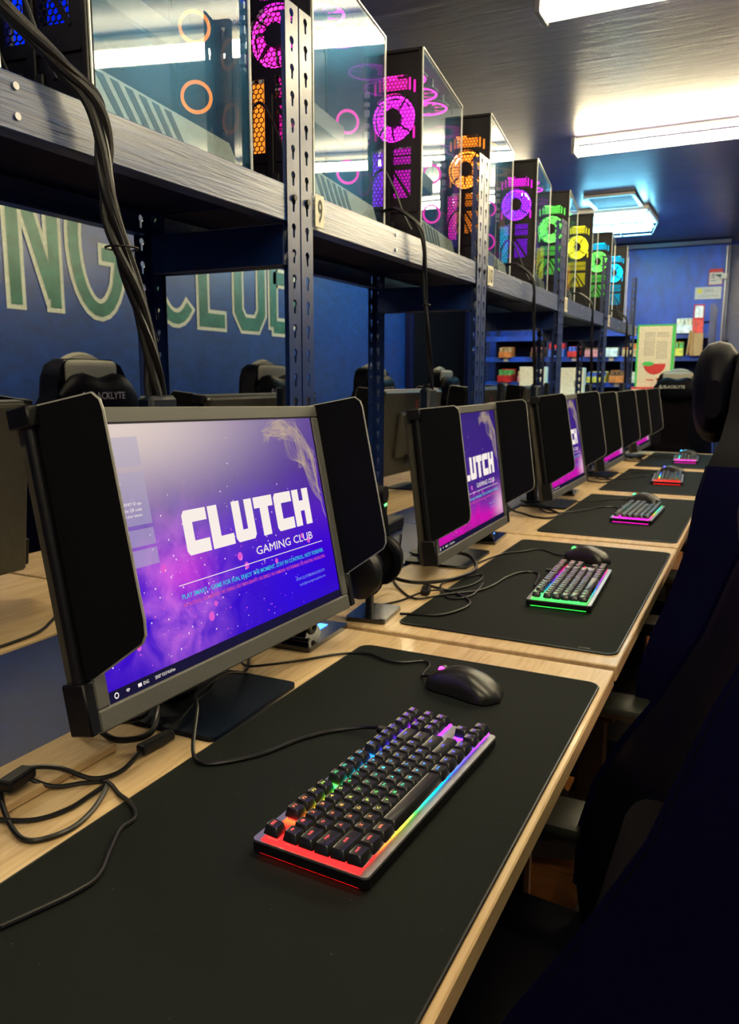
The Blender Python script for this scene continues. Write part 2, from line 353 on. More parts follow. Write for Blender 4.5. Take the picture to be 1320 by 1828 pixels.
def letter(strokes, y0, y1, z0, z1, wd, ow, name):
    mbw = MB(); mbg = MB()
    for si_, st_ in enumerate(strokes):
        P = [(y0+p[0]*(y1-y0), z0+p[1]*(z1-z0)) for p in st_]
        def ext(P, e):
            a = Vector(P[0]); b = Vector(P[1]); c_ = Vector(P[-1]); d_ = Vector(P[-2])
            return [tuple(a+(a-b).normalized()*e)] + P[1:-1] + [tuple(c_+(c_-d_).normalized()*e)]
        band(mbw, ext(P, ow), wd+2*ow, XL+0.003+si_*0.0006); band(mbg, P, wd, XL+0.006+si_*0.0006)
    t_ = obj('wall_letter', mbg, m_lgreen); tag(t_, cat='lettering'); obj('letter_outline', mbw, m_lwhite, t_); return t_
arc = lambda cx, cz, rx, rz, a0, a1, n=22: [(cx+rx*math.cos(math.radians(a0+(a1-a0)*i/n)), cz+rz*math.sin(math.radians(a0+(a1-a0)*i/n))) for i in range(n+1)]
ZB, ZT = 1.57, 2.22
o_ = letter([[(0.0, 0), (0.0, 1.0)], [(1.0, 0), (1.0, 1.0)], [(0.06, 0.93), (0.94, 0.07)]], 2.545, 2.765, ZB-0.01, ZT, 0.062, 0.022, 'N'); o_['label'] = 'green white-edged wall letter N, leftmost of the painted letters'
o_ = letter([arc(0.5, 0.5, 0.5, 0.5, 52, 322) + [(0.98, 0.42), (0.58, 0.42)]], 2.89, 3.20, ZB, ZT, 0.062, 0.022, 'G'); o_['label'] = 'round green wall letter G between the N and the rack post'
o_ = letter([arc(0.5, 0.5, 0.5, 0.5, 50, 310)], 3.44, 3.80, ZB, ZT, 0.062, 0.022, 'C'); o_['label'] = 'green wall letter C, half hidden behind the rack post'
o_ = letter([[(0.0, 1), (0.0, 0.0), (1.0, 0.0)]], 3.865, 4.07, ZB+0.01, ZT, 0.080, 0.022, 'L'); o_['label'] = 'green wall letter L seen under the shelf, right of the C'
o_ = letter([[(0.0, 1), (0.0, 0.12), (0.22, 0), (0.78, 0), (1, 0.12), (1, 1)]], 4.215, 4.475, ZB+0.01, ZT, 0.080, 0.022, 'U'); o_['label'] = 'green wall letter U between the L and the B'
o_ = letter([[(0.0, 0), (0.0, 1), (0.75, 1), (1, 0.88), (1, 0.62), (0.8, 0.5), (0, 0.5)], [(0.8, 0.5), (1, 0.38), (1, 0.12), (0.75, 0), (0, 0)]], 4.615, 4.87, ZB+0.01, ZT, 0.080, 0.022, 'B'); o_['label'] = 'green wall letter B beside the near front rack posts'

# ------------------------------------------------------------------ fluorescent lamps
def lamp(x0, y, z, L, label, mt=None, group=None):
    r_ = thing('tube_light', label, 'ceiling light', (x0, y, ZC-0.0), 0, group); dz = z-ZC
    obj('housing', MB().box((L/2, 0, -0.012), (L, 0.07, 0.022), 0.004), m_white, r_)
    for s in (-1, 1):
        obj('tube', MB().cyl((L/2, s*0.040, dz), 0.0150, L-0.05, 16, 'x'), mt or m_tube, r_, True)
    for e in (0.012, L-0.012):
        obj('lamp_holder', MB().box((e, 0, dz/2-0.012), (0.022, 0.125, -dz+0.02), 0.003), m_metal, r_)
    return r_
labs = ['double tube ceiling light nearest the top edge of the picture', 'long bright tube ceiling light above the middle of the row', 'ceiling tube light over the near desk', 'ceiling tube light behind the camera', 'added ceiling tube light brightening the right of the snack shelving']
for l, a in zip(labs, LAMPS): lamp(*a, l)
for a, l in zip(AISLE_LAMPS, ['short ceiling tube light over the left aisle, nearer one', 'short ceiling tube light over the left aisle, farther one']): lamp(*a, l)
# far cool lamp with wire guard, and the vent grille before it
lc = thing('caged_light', 'cyan white glowing ceiling light with a wire guard at the back', 'ceiling light', (-1.42, 6.98, ZC))
obj('housing', MB().box((0.24, 0, -0.02), (0.56, 0.62, 0.04), 0.01), m_white, lc)
for q in (-0.2, 0.0, 0.2): obj('tube', MB().cyl((0.24, q, -0.085), 0.03, 0.48, 14, 'x'), m_tubec, lc, True)
obj('diffuser', MB().box((0.24, 0, -0.07), (0.50, 0.56, 0.012), 0.004), m_tubec, lc)
g_ = MB()
for q in (-0.29, 0.29): g_.tube([(-0.04, q, -0.03), (-0.02, q, -0.13), (0.48, q, -0.13), (0.52, q, -0.03)], 0.007, 6)
for q in (0.0, 0.24, 0.48): g_.tube([(q, -0.29, -0.13), (q, 0.29, -0.13)], 0.005, 6)
obj('wire_guard', g_, m_metal, lc)
vg = thing('vent_grille', 'dark square vent grille on the ceiling before the caged light', 'vent', (-1.12, 6.50, ZC))
obj('frame', MB().box((0, -.30, -0.012), (.36, .03, .022), .003).box((0, .14, -0.012), (.36, .03, .022), .003).box((-.17, -.08, -0.012), (.03, .44, .022), .003).box((.17, -.08, -0.012), (.03, .44, .022), .003), m_metal, vg)
for i in range(9): obj('slat', MB().box((0, -0.27+i*0.048, -0.010), (.32, 0.006, 0.014)), m_metal, vg)
obj('backing', MB().box((0, -.08, -0.002), (.33, .43, .003)), m_black, vg)

# ------------------------------------------------------------------ storage racks
def keyhole_ray(th):
    dx, dz = math.cos(th), math.sin(th); best = 0.0
    b = -0.0062*dz; cc = 0.0062**2-0.0072**2; disc = b*b-cc      # circle centred (0, .0062) radius .0072
    best = max(best, -b+math.sqrt(max(disc, 0)))
    hx = 0.0036/abs(dx) if abs(dx) > 1e-6 else 9; hz = (0.0062 if dz > 0 else 0.0135)/abs(dz) if abs(dz) > 1e-6 else 9
    return max(best, min(hx, hz))
def flange(mb, n, w_, pitch, M):   # strip in local x(width) z(height) plane with keyholes, 2 mm thick along y
    cor = [math.atan2(s2*pitch/2, s1*w_/2) % (2*PI) for s1 in (-1, 1) for s2 in (-1, 1)]
    ang = sorted(cor + [2*PI*i/14+0.05 for i in range(14)])
    K = len(ang); inn = []; out = []
    for a in ang:
        dx, dz = math.cos(a), math.sin(a); rr = keyhole_ray(a); inn.append((dx*rr, dz*rr))
        rx = (w_/2)/abs(dx) if abs(dx) > 1e-9 else 9; rz = (pitch/2)/abs(dz) if abs(dz) > 1e-9 else 9; q = min(rx, rz); out.append((dx*q, dz*q))
    for i in range(n):
        zc = (i+0.5)*pitch; vs = []
        for yy in (0.0, 0.002):
            vs += [(p[0]+w_/2, yy, p[1]+zc) for p in inn] + [(p[0]+w_/2, yy, p[1]+zc) for p in out]
        fs = []
        for k in range(K):
            k2 = (k+1) % K
            fs += [(k, k2, K+k2, K+k), (2*K+k, 3*K+k, 3*K+k2, 2*K+k2), (k, 2*K+k, 2*K+k2, k2)]
        mb.add(vs, fs, 0, M)
NH, PITCH, FW = 41, 0.0467, 0.044
def post_mesh():     # corner at origin: one flange along +y (faces +x), one along -x
    mb = MB()
    flange(mb, NH, FW, PITCH, Matrix(((0, 1, 0, -0.002), (1, 0, 0, 0), (0, 0, 1, 0), (0, 0, 0, 1))))
    flange(mb, NH, 0.036, PITCH, Matrix(((-1, 0, 0, 0), (0, 1, 0, 0), (0, 0, 1, 0), (0, 0, 0, 1))))
    me = bpy.data.meshes.new('post'); me.from_pydata(mb.v, [], mb.f); me.materials.append(m_post); me.update(); return me
pm = post_mesh()
XF, XBK, ZBT, ZBB = -0.824, -1.200, 1.598, 1.5315
def digit_part(txt, y, parent, base):
    o = obj('number_plate', MB().box((XF+0.003-base[0], y-base[1], 1.568-base[2]), (0.002, 0.034 if len(txt) == 1 else 0.052, 0.062), 0.0006), m_cream, parent)
    o['label'] = 'cream plate with the number ' + txt
    vs, fs = text_geo(txt, width=0.018 if len(txt) == 1 else 0.038, height=0.046, align='CENTER', fat=0.02)
    obj('digits', MB().add([(XF+0.0048-base[0], y-base[1]+v[0], 1.545-base[2]+v[1]) for v in vs], fs), m_ink, o)
rack_labels = ['navy storage rack bay nearest the camera, over the near monitor', 'navy storage rack bay carrying the plate numbered nine', 'navy storage rack bay carrying the plate numbered ten', 'navy storage rack bay carrying the plate numbered eleven', 'farthest navy storage rack bay, with the last two number plates']
proto_r = None
for j in range(-1, 4):
    y0 = 1.37 + 1.1*j + 0.0025; y1 = y0 + 1.095
    r_ = thing('storage_rack', rack_labels[j+1], 'rack', (XF, y0, 0), 0, 'storage racks along the desk row')
    Ly = 1.095
    for (mx_, my_) in ((0, 0), (0, 1), (1, 0), (1, 1)):
        if my_ == 0 and mx_ == 0: M_ = T(0, 0, 0)
        elif my_ == 1 and mx_ == 0: M_ = T(0, Ly, 0) @ Matrix.Diagonal((1, -1, 1, 1))
        elif my_ == 0: M_ = T(XBK-XF, 0, 0) @ Matrix.Diagonal((-1, 1, 1, 1))
        else: M_ = T(XBK-XF, Ly, 0) @ Matrix.Diagonal((-1, -1, 1, 1))
        obj('post', pm, None, r_, M=M_)
    if j == -1:
        bmf = MB().box((-0.006, Ly/2, (ZBT+ZBB)/2), (0.005, Ly-2*FW+0.012, ZBT-ZBB), 0.0015).box((-0.02, Ly/2, ZBB+0.002), (0.03, Ly-2*FW, 0.004)).mesh('beam', m_beam)
        hole = MB().cyl((-0.003, Ly*.41, 1.549), 0.0045, 0.004, 12, 'x').mesh('rivet', m_metal)
        lowb = MB().box((-0.004, Ly/2, 0.715), (0.006, Ly-2*FW+0.012, 0.062), 0.002).mesh('lower_beam', m_post)
        sb = MB().box(((XBK-XF)/2, Ly/2, 1.5890), (XF-XBK-0.03, Ly-0.012, 0.018)).mesh('shelf_board', m_board)
        ls = MB().box(((XBK-XF)/2, Ly/2, 0.742), (XF-XBK-0.012, Ly-0.004, 0.016), 0.003).mesh('lower_shelf', m_navyshelf)
        sr = MB().box(((XBK-XF)/2, 0.012, 1.495), (XF-XBK-0.05, 0.016, 0.078), 0.002).mesh('side_rail', m_post)
        bolt = MB().cyl((0.002, FW/2, ZBB+0.045), 0.006, 0.006, 8, 'x').mesh('bolt', m_black)
    for nm_, me_, M_ in (('beam', bmf, T(0, 0, 0)), ('beam', bmf, T(XBK-XF, 0, 0) @ Matrix.Diagonal((-1, 1, 1, 1))), ('rivet', hole, T(0, 0, 0)), ('rivet', hole, T(0, 0, 0.034)), ('lower_beam', lowb, T(0, 0, 0)),
                     ('lower_beam', lowb, T(XBK-XF, 0, 0) @ Matrix.Diagonal((-1, 1, 1, 1))), ('shelf_board', sb, T(0, 0, 0)), ('lower_shelf', ls, T(0, 0, 0)),
                     ('side_rail', sr, T(0, 0, 0)), ('side_rail', sr, T(0, Ly-0.024, 0)), ('bolt', bolt, T(0, 0, 0)), ('bolt', bolt, T(0, Ly-FW, 0))):
        obj(nm_, me_, None, r_, M=M_)
    if j >= 0: digit_part(str(9+j), y0+FW+(0.022 if j == 0 else 0.032), r_, (XF, y0, 0))
    if j == 3:
        obj('end_bracket', MB().box((-0.004, Ly+0.032, (ZBT+ZBB)/2), (0.006, 0.07, ZBT-ZBB), 0.001), m_beam, r_)
        digit_part('13', y1+0.040, r_, (XF, y0, 0))

# ------------------------------------------------------------------ desks
def desk(x0, x1, y0, y1, label, group):
    r_ = thing('desk', label, 'desk', ((x0+x1)/2, (y0+y1)/2, 0), 0, group); W_ = x1-x0; L_ = y1-y0
    obj('desktop', MB().box((0, 0, 0.736), (W_, L_, 0.028), 0.002), m_wood, r_)
    for s in (-1, 1):
        obj('leg', MB().box((-0.05 if x0 > -1 else 0.05, s*(L_/2-0.12), 0.361), (0.05, 0.05, 0.722), 0.003), m_black, r_)
        obj('support_rail', MB().box((0, s*(L_/2-0.12), 0.712), (W_-0.2, 0.03, 0.02)), m_black, r_)
    return r_
dl = ['light oak desk nearest the camera', 'light oak desk second from the camera, behind its seam', 'light oak desk third from the camera', 'light oak desk fourth from the camera', 'light oak desk at the far end of the row']
dl2 = ['oak desk across the rack at the picture\'s left edge', 'oak desk across the rack behind the second monitor', 'oak desk across the rack, third from the camera', 'oak desk across the rack, fourth from the camera', 'oak desk across the rack at its far end']
for k in range(-1, 4):
    y0 = 1.357 + 1.1*k
    desk(-0.818, -0.192, y0+0.006, y0+1.1-0.016, dl[k+1], 'oak desks in the right row')
    desk(-1.83, -1.206, y0+0.006, y0+1.094, dl2[k+1], 'oak desks across the rack')
tag(obj('rear_plank', MB().box((-0.777, 0.50, 0.757), (0.082, 0.475, 0.013), 0.0025), m_wood), 'loose narrow oak board along the back of the near desk', 'board')

# ------------------------------------------------------------------ desk pads
def rrect(w_, d_, r_, n=6):
    P = []
    for cx, cy, a0 in ((w_/2-r_, d_/2-r_, 0), (-w_/2+r_, d_/2-r_, 90), (-w_/2+r_, -d_/2+r_, 180), (w_/2-r_, -d_/2+r_, 270)):
        P += [(cx+r_*math.cos(math.radians(a0+90*i/n)), cy+r_*math.sin(math.radians(a0+90*i/n))) for i in range(n+1)]
    return P
pl = ['black cloth desk pad under the nearest glowing keyboard', 'black cloth desk pad under the green-edged second keyboard', 'black cloth desk pad under the third, magenta-edged keyboard', 'black cloth desk pad under the red-edged fourth keyboard', 'black cloth desk pad at the far end of the row']
PADS = [(-0.417, 0.785, 0.431, 0.955), (-0.417, 1.885, 0.431, 0.945), (-0.417, 2.985, 0.431, 0.94), (-0.417, 4.075, 0.431, 0.94), (-0.417, 5.18, 0.431, 0.94)]
for i, (px, py, pw, ph) in enumerate(PADS):
    r_ = thing('desk_pad', pl[i], 'desk pad', (px, py, 0.7502), 0, 'desk pads in the right row')
    obj('cloth', MB().prism(rrect(pw, ph, 0.02), 0.0032), m_pad, r_)
    obj('stitched_edge', MB().tube([(x, y, 0.0022) for x, y in rrect(pw-0.001, ph-0.001, 0.02)], 0.0019, 6, closed=True), m_rubber, r_)
    vs, fs = text_geo('ZOWIE', width=0.022, height=0.005)
    obj('corner_print', MB().add([(pw/2-0.07+v[0], -ph/2+0.012+v[1], 0.0034) for v in vs], fs), m_greyink, r_)

# ------------------------------------------------------------------ keyboards
U = 0.01905
ROWS = [(5.25, [(0, 1, 'esc')] + [(2+i, 1, 'F%d' % (i+1)) for i in range(4)] + [(6.5+i, 1, 'F%d' % (i+5)) for i in range(4)] + [(11+i, 1, 'F%d' % (i+9)) for i in range(4)] + [(15.25, 1, 'prt'), (16.25, 1, 'scr'), (17.25, 1, 'pau')]),
        (4, [(i, 1, c) for i, c in enumerate('~1234567890-=')] + [(13, 2, 'back'), (15.25, 1, 'ins'), (16.25, 1, 'hm'), (17.25, 1, 'pgu')]),
        (3, [(0, 1.5, 'tab')] + [(1.5+i, 1, c) for i, c in enumerate('QWERTYUIOP[]')] + [(13.5, 1.5, '\\'), (15.25, 1, 'del'), (16.25, 1, 'end'), (17.25, 1, 'pgd')]),
        (2, [(0, 1.75, 'caps')] + [(1.75+i, 1, c) for i, c in enumerate("ASDFGHJKL;'")] + [(12.75, 2.25, 'enter')]),
        (1, [(0, 2.25, 'shift')] + [(2.25+i, 1, c) for i, c in enumerate('ZXCVBNM,./')] + [(12.25, 2.75, 'shift'), (16.25, 1, '^')]),
        (0, [(0, 1.25, 'ctrl'), (1.25, 1.25, 'win'), (2.5, 1.25, 'alt'), (3.75, 6.25, ''), (10, 1.25, 'alt'), (11.25, 1.25, 'fn'), (12.5, 1.25, 'ss'), (13.75, 1.25, 'ctrl'), (15.25, 1, '<'), (16.25, 1, 'v'), (17.25, 1, '>')])]
KW, KD = 0.3545, 0.1385
capm = {}
def cap_mesh(wu):
    if wu not in capm:
        w_ = wu*U-0.0010; d_ = U-0.0010; mb = MB(); ins = 0.0027
        def ring(w2, d2, z, oy=0, r_=0.0015): return [(x, y+oy, z) for x, y in rrect(w2, d2, r_, 2)]
        top = ring(w_-2*ins, d_-2*ins+0.0006, 0.0100, 0.0008, 0.002)
        top2 = ring(w_-2*ins-0.002, d_-2*ins-0.0014, 0.0096, 0.0008, 0.0015)
        mb.loft([ring(w_, d_, 0.0), ring(w_, d_, 0.001), ring(w_-2*ins+0.0012, d_-2*ins+0.0018, 0.0092, 0.0008, 0.002), top, top2])
        capm[wu] = mb.mesh('keycap', m_cap, True)
    return capm[wu]
m_cap = plain('black keycap plastic', (0.009, 0.009, 0.010), 0.30, spec=0.7)
legm = {}
def legend_mesh(s):
    if s not in legm:
        w_ = 0.0045 if len(s) == 1 else min(0.0085, 0.0028*len(s))
        vs, fs = text_geo(s, width=w_, height=0.0036, align='CENTER', fat=0.015)
        legm[s] = MB().add([(v[0], v[1], 0.0) for v in vs], fs).mesh('legend', m_legend)
    return legm[s]
plate_me = MB().prism(rrect(KW, KD, 0.006), 0.010, z0=0.0045).mesh('case', m_black, True)
top_me = MB().prism(rrect(KW-0.001, KD-0.001, 0.006), 0.0022, z0=0.0146).mesh('top_plate', m_metal, True)
foot_me = MB().box((-0.14, -0.05, 0.0022), (0.03, 0.01, 0.0046)).box((0.14, -0.05, 0.0022), (0.03, 0.01, 0.0046)).box((-0.14, 0.05, 0.0022), (0.03, 0.01, 0.0046)).box((0.14, 0.05, 0.0022), (0.03, 0.01, 0.0046)).mesh('rubber_foot', m_rubber)
def lerp_ramp(stops, x):
    x = max(0, min(1, x))
    for (a, ca), (b, cb) in zip(stops, stops[1:]):
        if x <= b: f = (x-a)/(b-a+1e-9); return tuple(p+(q-p)*f for p, q in zip(ca, cb))
    return stops[-1][1]
def backlight_mat(name, stops, k):
    t = NT(name); sep = t.n('SeparateXYZ'); tc = t.n('TexCoord'); t.set(sep.inputs[0], tc.outputs['Object'])
    X = t.math('DIVIDE', t.math('ADD', sep.outputs[0], KW/2), KW)
    e = t.n('Emission'); t.set(e.inputs[0], t.ramp(X, stops)); e.inputs[1].default_value = k
    t.t.links.new(e.outputs[0], t.out.inputs[0]); return t.m
def keyboard(loc, ang, stops, label, strength, legends=True):
    # local x runs along the keys (left to right), local y towards the function row
    r_ = thing('keyboard', label, 'keyboard', loc, ang, 'backlit keyboards on the desk pads')
    obj('case', plate_me, None, r_); obj('top_plate', top_me, None, r_); obj('rubber_foot', foot_me, None, r_)
    bm_ = backlight_mat('backlight of '+label[:24], stops, strength)
    ox, oy = -KW/2+0.0055, -KD/2+0.0085
    lt = MB()
    for ry, keys in ROWS:      # a light diffuser strip under every row of keys
        for seg in ([k_ for k_ in keys if k_[0] < 15.1], [k_ for k_ in keys if k_[0] > 15.1]):
            if seg:
                a = min(k_[0] for k_ in seg)*U; b = max(k_[0]+k_[1] for k_ in seg)*U
                lt.box((ox+(a+b)/2, oy+(ry+0.5)*U, 0.0176), (b-a+0.0035, U-0.005 if ry == 0 else U+0.0006 if ry != 4 else U+0.006, 0.0010))
    obj('backlight', lt, bm_, r_)
    obj('hidden_pad_glow', MB().box((-KW/2+0.0025, 0, 0.0038), (0.002, KD-0.020, 0.0012)), bm_, r_)  # unseen strip added under the case to throw glow onto the pad
    sw = MB()
    for ry, keys in ROWS:
        for kx, kw, s in keys: sw.box((ox+(kx+kw/2)*U, oy+(ry+0.5)*U, 0.0200), (0.0135, 0.0135, 0.0034))
    so = obj('switch', sw, m_white, r_); so['kind'] = 'stuff'
    for ry, keys in ROWS:
        tilt = math.radians((ry-2.2)*1.2)
        for kx, kw, s in keys:
            X_ = ox+(kx+kw/2)*U; Y_ = oy+(ry+0.5)*U
            k_ = obj('keycap', cap_mesh(kw), None, r_, M=T(X_, Y_, 0.0210+0.0005*abs(ry-2)) @ R(tilt, 'X'))
            if legends and s:
                c_ = lerp_ramp(stops, (X_+KW/2)/KW); c_ = tuple(min(1, x*0.9+0.12) for x in c_)
                obj('legend', legend_mesh(s), None, k_, M=T(0, 0.0008, 0.0101), color=c_)
    obj('cable_plug', MB().box((0.128, KD/2+0.008, 0.011), (0.012, 0.018, 0.008), 0.002), m_rubber, r_)
    return r_
RED, ORA, YEL, GRE, CYA, BLU, IND, PUR, MAG = (1, .01, .01), (1, .22, .02), (.8, .75, .03), (.03, .9, .06), (.0, .65, .8), (.0, .12, 1), (.10, .02, 1), (.45, .02, 1), (1, .01, .55)
KB = [((-0.3635, 0.7950, 0.7535), 90-3.0, [(0, RED), (.10, RED), (.20, ORA), (.27, YEL), (.36, GRE), (.50, CYA), (.62, BLU), (.80, IND), (1, PUR)], 'backlit keyboard nearest the camera, glowing red to violet', 5.5),
      ((-0.368, 1.822, 0.7535), 90+2.5, [(0, GRE), (.15, (.1, .9, .2)), (.3, CYA), (.45, BLU), (.65, PUR), (.82, MAG), (1, RED)], 'second backlit keyboard, glowing green at its near edge', 3.6),
      ((-0.372, 2.955, 0.7535), 90-1.0, [(0, MAG), (.15, MAG), (.32, ORA), (.5, GRE), (.75, CYA), (1, GRE)], 'third backlit keyboard, glowing magenta at its near edge', 3.6),
      ((-0.386, 4.08, 0.7535), 90+4.0, [(0, RED), (.18, RED), (.35, ORA), (.55, GRE), (.8, BLU), (1, IND)], 'fourth backlit keyboard, glowing red at its near edge', 3.6),
      ((-0.392, 5.15, 0.7535), 90+3.0, [(0, MAG), (.18, MAG), (.40, CYA), (.6, GRE), (.8, CYA), (1, BLU)], 'farthest backlit keyboard, glowing magenta at its near edge', 3.6)]
for i, (l_, a_, s_, n_, k_) in enumerate(KB): keyboard(l_, math.radians(a_), s_, n_, k_, i < 2)

# ------------------------------------------------------------------ mice
def mouse_mesh():
    rings = []; N_ = 20        # local x length (nose at -x), y width
    for i in range(15):
        u = i/14; x = -0.066+0.132*u
        hw = 0.0350*(1-abs(2*u-1)**3.2)**0.42*(0.93+0.10*math.cos(2*PI*u)) + 0.0015
        hz = 0.045*(math.sin(PI*min(1, (u*0.86+0.12)))**0.72)*(0.55+0.45*u**0.5) if u < 1 else 0.004
        hz = max(hz, 0.006); ring = []
        for k in range(N_):
            a = 2*PI*k/N_; cx, cz = math.cos(a), math.sin(a)
            y = hw*math.copysign(abs(cx)**0.75, cx); z = hz*math.copysign(abs(cz)**0.8, cz) if cz > 0 else 0.0016*cz
            y *= (1-0.10*max(0, -cz)) if cz < 0 else 1
            ring.append((x, y, z+0.0022))
        rings.append(ring)
    return MB().loft(rings).mesh('body', m_mouse, True)
m_mouse = plain('satin black mouse shell', (0.012, 0.012, 0.010), 0.33, scale=700)
mm = mouse_mesh()
def mouse(loc, a, label, col):
    r_ = thing('mouse', label, 'mouse', loc, a, 'computer mice beside the keyboards')
    obj('body', mm, None, r_)
    obj('button_gap', MB().tube([(-0.064+0.006*i, 0, 0.0085+0.026*math.sin(PI*0.5*min(1, (i*0.006+0.012)/0.06))) for i in range(8)], 0.0007, 6), m_felt, r_)
    o = obj('scroll_wheel', MB().cyl((-0.040, 0, 0.027), 0.0085, 0.007, 18, 'y'), m_rubber, r_, True)
    obj('wheel_light', MB().cyl((-0.040, 0.0038, 0.0275), 0.0070, 0.0012, 18, 'y').cyl((-0.040, -0.0038, 0.0275), 0.0070, 0.0012, 18, 'y'), m_ring, o, True, color=col)
    obj('side_button', MB().box((0.0, 0.0315, 0.020), (0.022, 0.003, 0.006), 0.001).box((-0.024, 0.031, 0.019), (0.020, 0.003, 0.006), 0.001), m_blackg, r_)
    obj('skate', MB().box((-0.04, 0, 0.0006), (0.03, 0.02, 0.0012)).box((0.04, 0, 0.0006), (0.03, 0.02, 0.0012)), m_rubber, r_)
    return r_
mouse((-0.388, 1.128, 0.7535), math.radians(-14), 'black mouse beside the nearest keyboard, lit purple at its wheel', (0.9, 0.05, 0.6))
mouse((-0.395, 2.150, 0.7535), math.radians(-16), 'black mouse behind the second keyboard, lit green at its wheel', (0.05, 1, 0.1))
mouse((-0.395, 3.300, 0.7535), math.radians(-10), 'black mouse behind the third keyboard', (0.05, 1, 0.3))
mouse((-0.400, 4.430, 0.7535), math.radians(-14), 'black mouse behind the fourth keyboard, lit blue', (0.1, 0.1, 1))
mouse((-0.410, 5.500, 0.7535), math.radians(-10), 'black mouse at the farthest keyboard', (0.05, 0.4, 1))

# ------------------------------------------------------------------ monitors
SC = 1.058; SW, SH = 0.5435*SC, 0.3057*SC
def quadpts(x, y0, z0, y1, z1): return [(x, y0, z0), (x, y1, z0), (x, y1, z1), (x, y0, z1)]
def clutch_mesh():
    mb = MB(); lw_ = 0.0495; gap = 0.0045; H = 0.058; s = 0.0165
    L = {'C': [[(0.10, 0), (1, 0), (1, .30), (.38, .30), (.38, .72), (1, .72), (1, 1), (.10, 1), (0, .90), (0, .10)]],
         'L': [[(0, 0), (1, 0), (1, .26), (.42, .26), (.42, 1), (0, 1)]],
         'U': [[(.10, 0), (.90, 0), (1, .10), (1, 1), (.62, 1), (.62, .28), (.38, .28), (.38, 1), (0, 1), (0, .10)]],
         'T': [[(.28, 0), (.72, 0), (.72, .72), (1, .72), (1, 1), (0, 1), (0, .72), (.28, .72)]],
         'H': [[(0, 0), (.38, 0), (.38, .40), (.62, .40), (.62, 0), (1, 0), (1, 1), (.62, 1), (.62, .68), (.38, .68), (.38, 1), (0, 1)]]}
    for i, c in enumerate('CLUTCH'):
        for p in L[c]:
            o_ = [( -0.098+i*(lw_+gap)+q[0]*lw_, 0.1340+q[1]*H) for q in p]; mb.add([(0.0009, a*SC, b*SC) for a, b in o_], [tuple(range(len(o_)))], 0)
    return mb
def tmesh(mb, s, x0, x1, z0, z1, mi, fat=0.0):
    vs, fs = text_geo(s, width=(x1-x0)*SC, height=(z1-z0)*SC, fat=fat); mb.add([(0.0009, x0*SC+v[0], z0*SC+v[1]) for v in vs], fs, mi)
prn = MB()
tmesh(prn, 'GAMING CLUB', 0.051, 0.213, 0.1095, 0.1215, 0)
prn.add(quadpts(0.0009, -0.126*SC, 0.1005*SC, 0.241*SC, 0.1015*SC), [(0, 1, 2, 3)], 0)
tmesh(prn, 'PLAY SMART - GAME FOR FUN, ENJOY THE MOMENT. STAY IN CONTROL. NOT FOREVER.', -0.124, 0.240, 0.0815, 0.0895, 1, 0.012)
tmesh(prn, 'NO ALCOHOL / NO SMOKING / NO VAPING / NO PORNOGRAPHY / NO DRUGS / NO GAMBLING / NO SWEARING / NO SHOUTING / NO BULLYING', -0.124, 0.241, 0.0735, 0.0785, 2, 0.01)
tmesh(prn, 'WWW.CLUTCHGAMINGCLUB.COM', 0.142, 0.232, 0.0520, 0.0565, 3)
tmesh(prn, 'hello@clutchgamingclub.com', 0.150, 0.232, 0.0420, 0.0470, 3)
tmesh(prn, 'on the SENET ID app', -0.211, -0.165, 0.2080, 0.2125, 0); tmesh(prn, 'scan the QR code', -0.207, -0.166, 0.2010, 0.2055, 0); tmesh(prn, 'to start your session.', -0.208, -0.166, 0.1940, 0.1985, 0)
tmesh(prn, 'ENG', -0.216, -0.207, 0.0045, 0.0085, 0); tmesh(prn, 'SENET V53.8 WebView', -0.196, -0.160, 0.0045, 0.0085, 0)
prn.add([(0.0009, (-0.259+0.0035*math.cos(a*PI/8))*SC, (0.0065+0.0035*math.sin(a*PI/8))*SC) for a in range(16)] + [(0.0009, (-0.259+0.0022*math.cos(a*PI/8))*SC, (0.0065+0.0022*math.sin(a*PI/8))*SC) for a in range(16)], [(a, (a+1) % 16, 16+(a+1) % 16, 16+a) for a in range(16)], 0)
for rr_ in (0.0015, 0.0028, 0.0041):
    prn.add([(0.0009, (-0.241+q*math.cos(a))*SC, (0.0040+q*math.sin(a))*SC) for q in (rr_, rr_+0.0007) for a in (PI*.25, PI*.42, PI*.58, PI*.75)], [(0, 1, 5, 4), (1, 2, 6, 5), (2, 3, 7, 6)], 0)
prn.add(quadpts(0.0009, -0.225*SC, 0.0045*SC, -0.219*SC, 0.0085*SC), [(0, 1, 2, 3)], 0)
prn_me = prn.mesh('screen_text', [m_scrwhite, m_scrcyan, m_scrpink, m_scrblue]); clutch_me = clutch_mesh().mesh('title_text', m_scrwhite)
sm = MB(); rnd = random.Random(3)           # smoke wisps, top right corner
for fam in range(9):
    p0 = (rnd.uniform(0.11, 0.24), 0.305); ph = [rnd.uniform(0, 6.3) for _ in range(4)]; am = rnd.uniform(0.018, 0.034)
    for ln in range(9):
        sh_ = ln*0.0026; pts = []
        for i in range(26):
            u = i/25
            y = 0.125 + u*0.125 + fam*0.006 + am*math.sin(5.2*u+ph[0]+sh_*22)*(0.5+u*0.5) + sh_*0.8*math.sin(3*u+ph[1])
            z = 0.302 - u*u*0.13*(0.35+fam*0.10) - 0.02*abs(math.sin(4.0*u+ph[2]+sh_*30)) + sh_*math.cos(4*u+ph[3])
            if y < 0.269 and z < 0.305: pts.append((y, z))
        if len(pts) > 4: band(sm, [(a*SC, b*SC) for a, b in pts], 0.0007 if ln % 3 else 0.0016, 0.0006)
smoke_me = sm.mesh('smoke_print', m_smoke)
sk = MB()
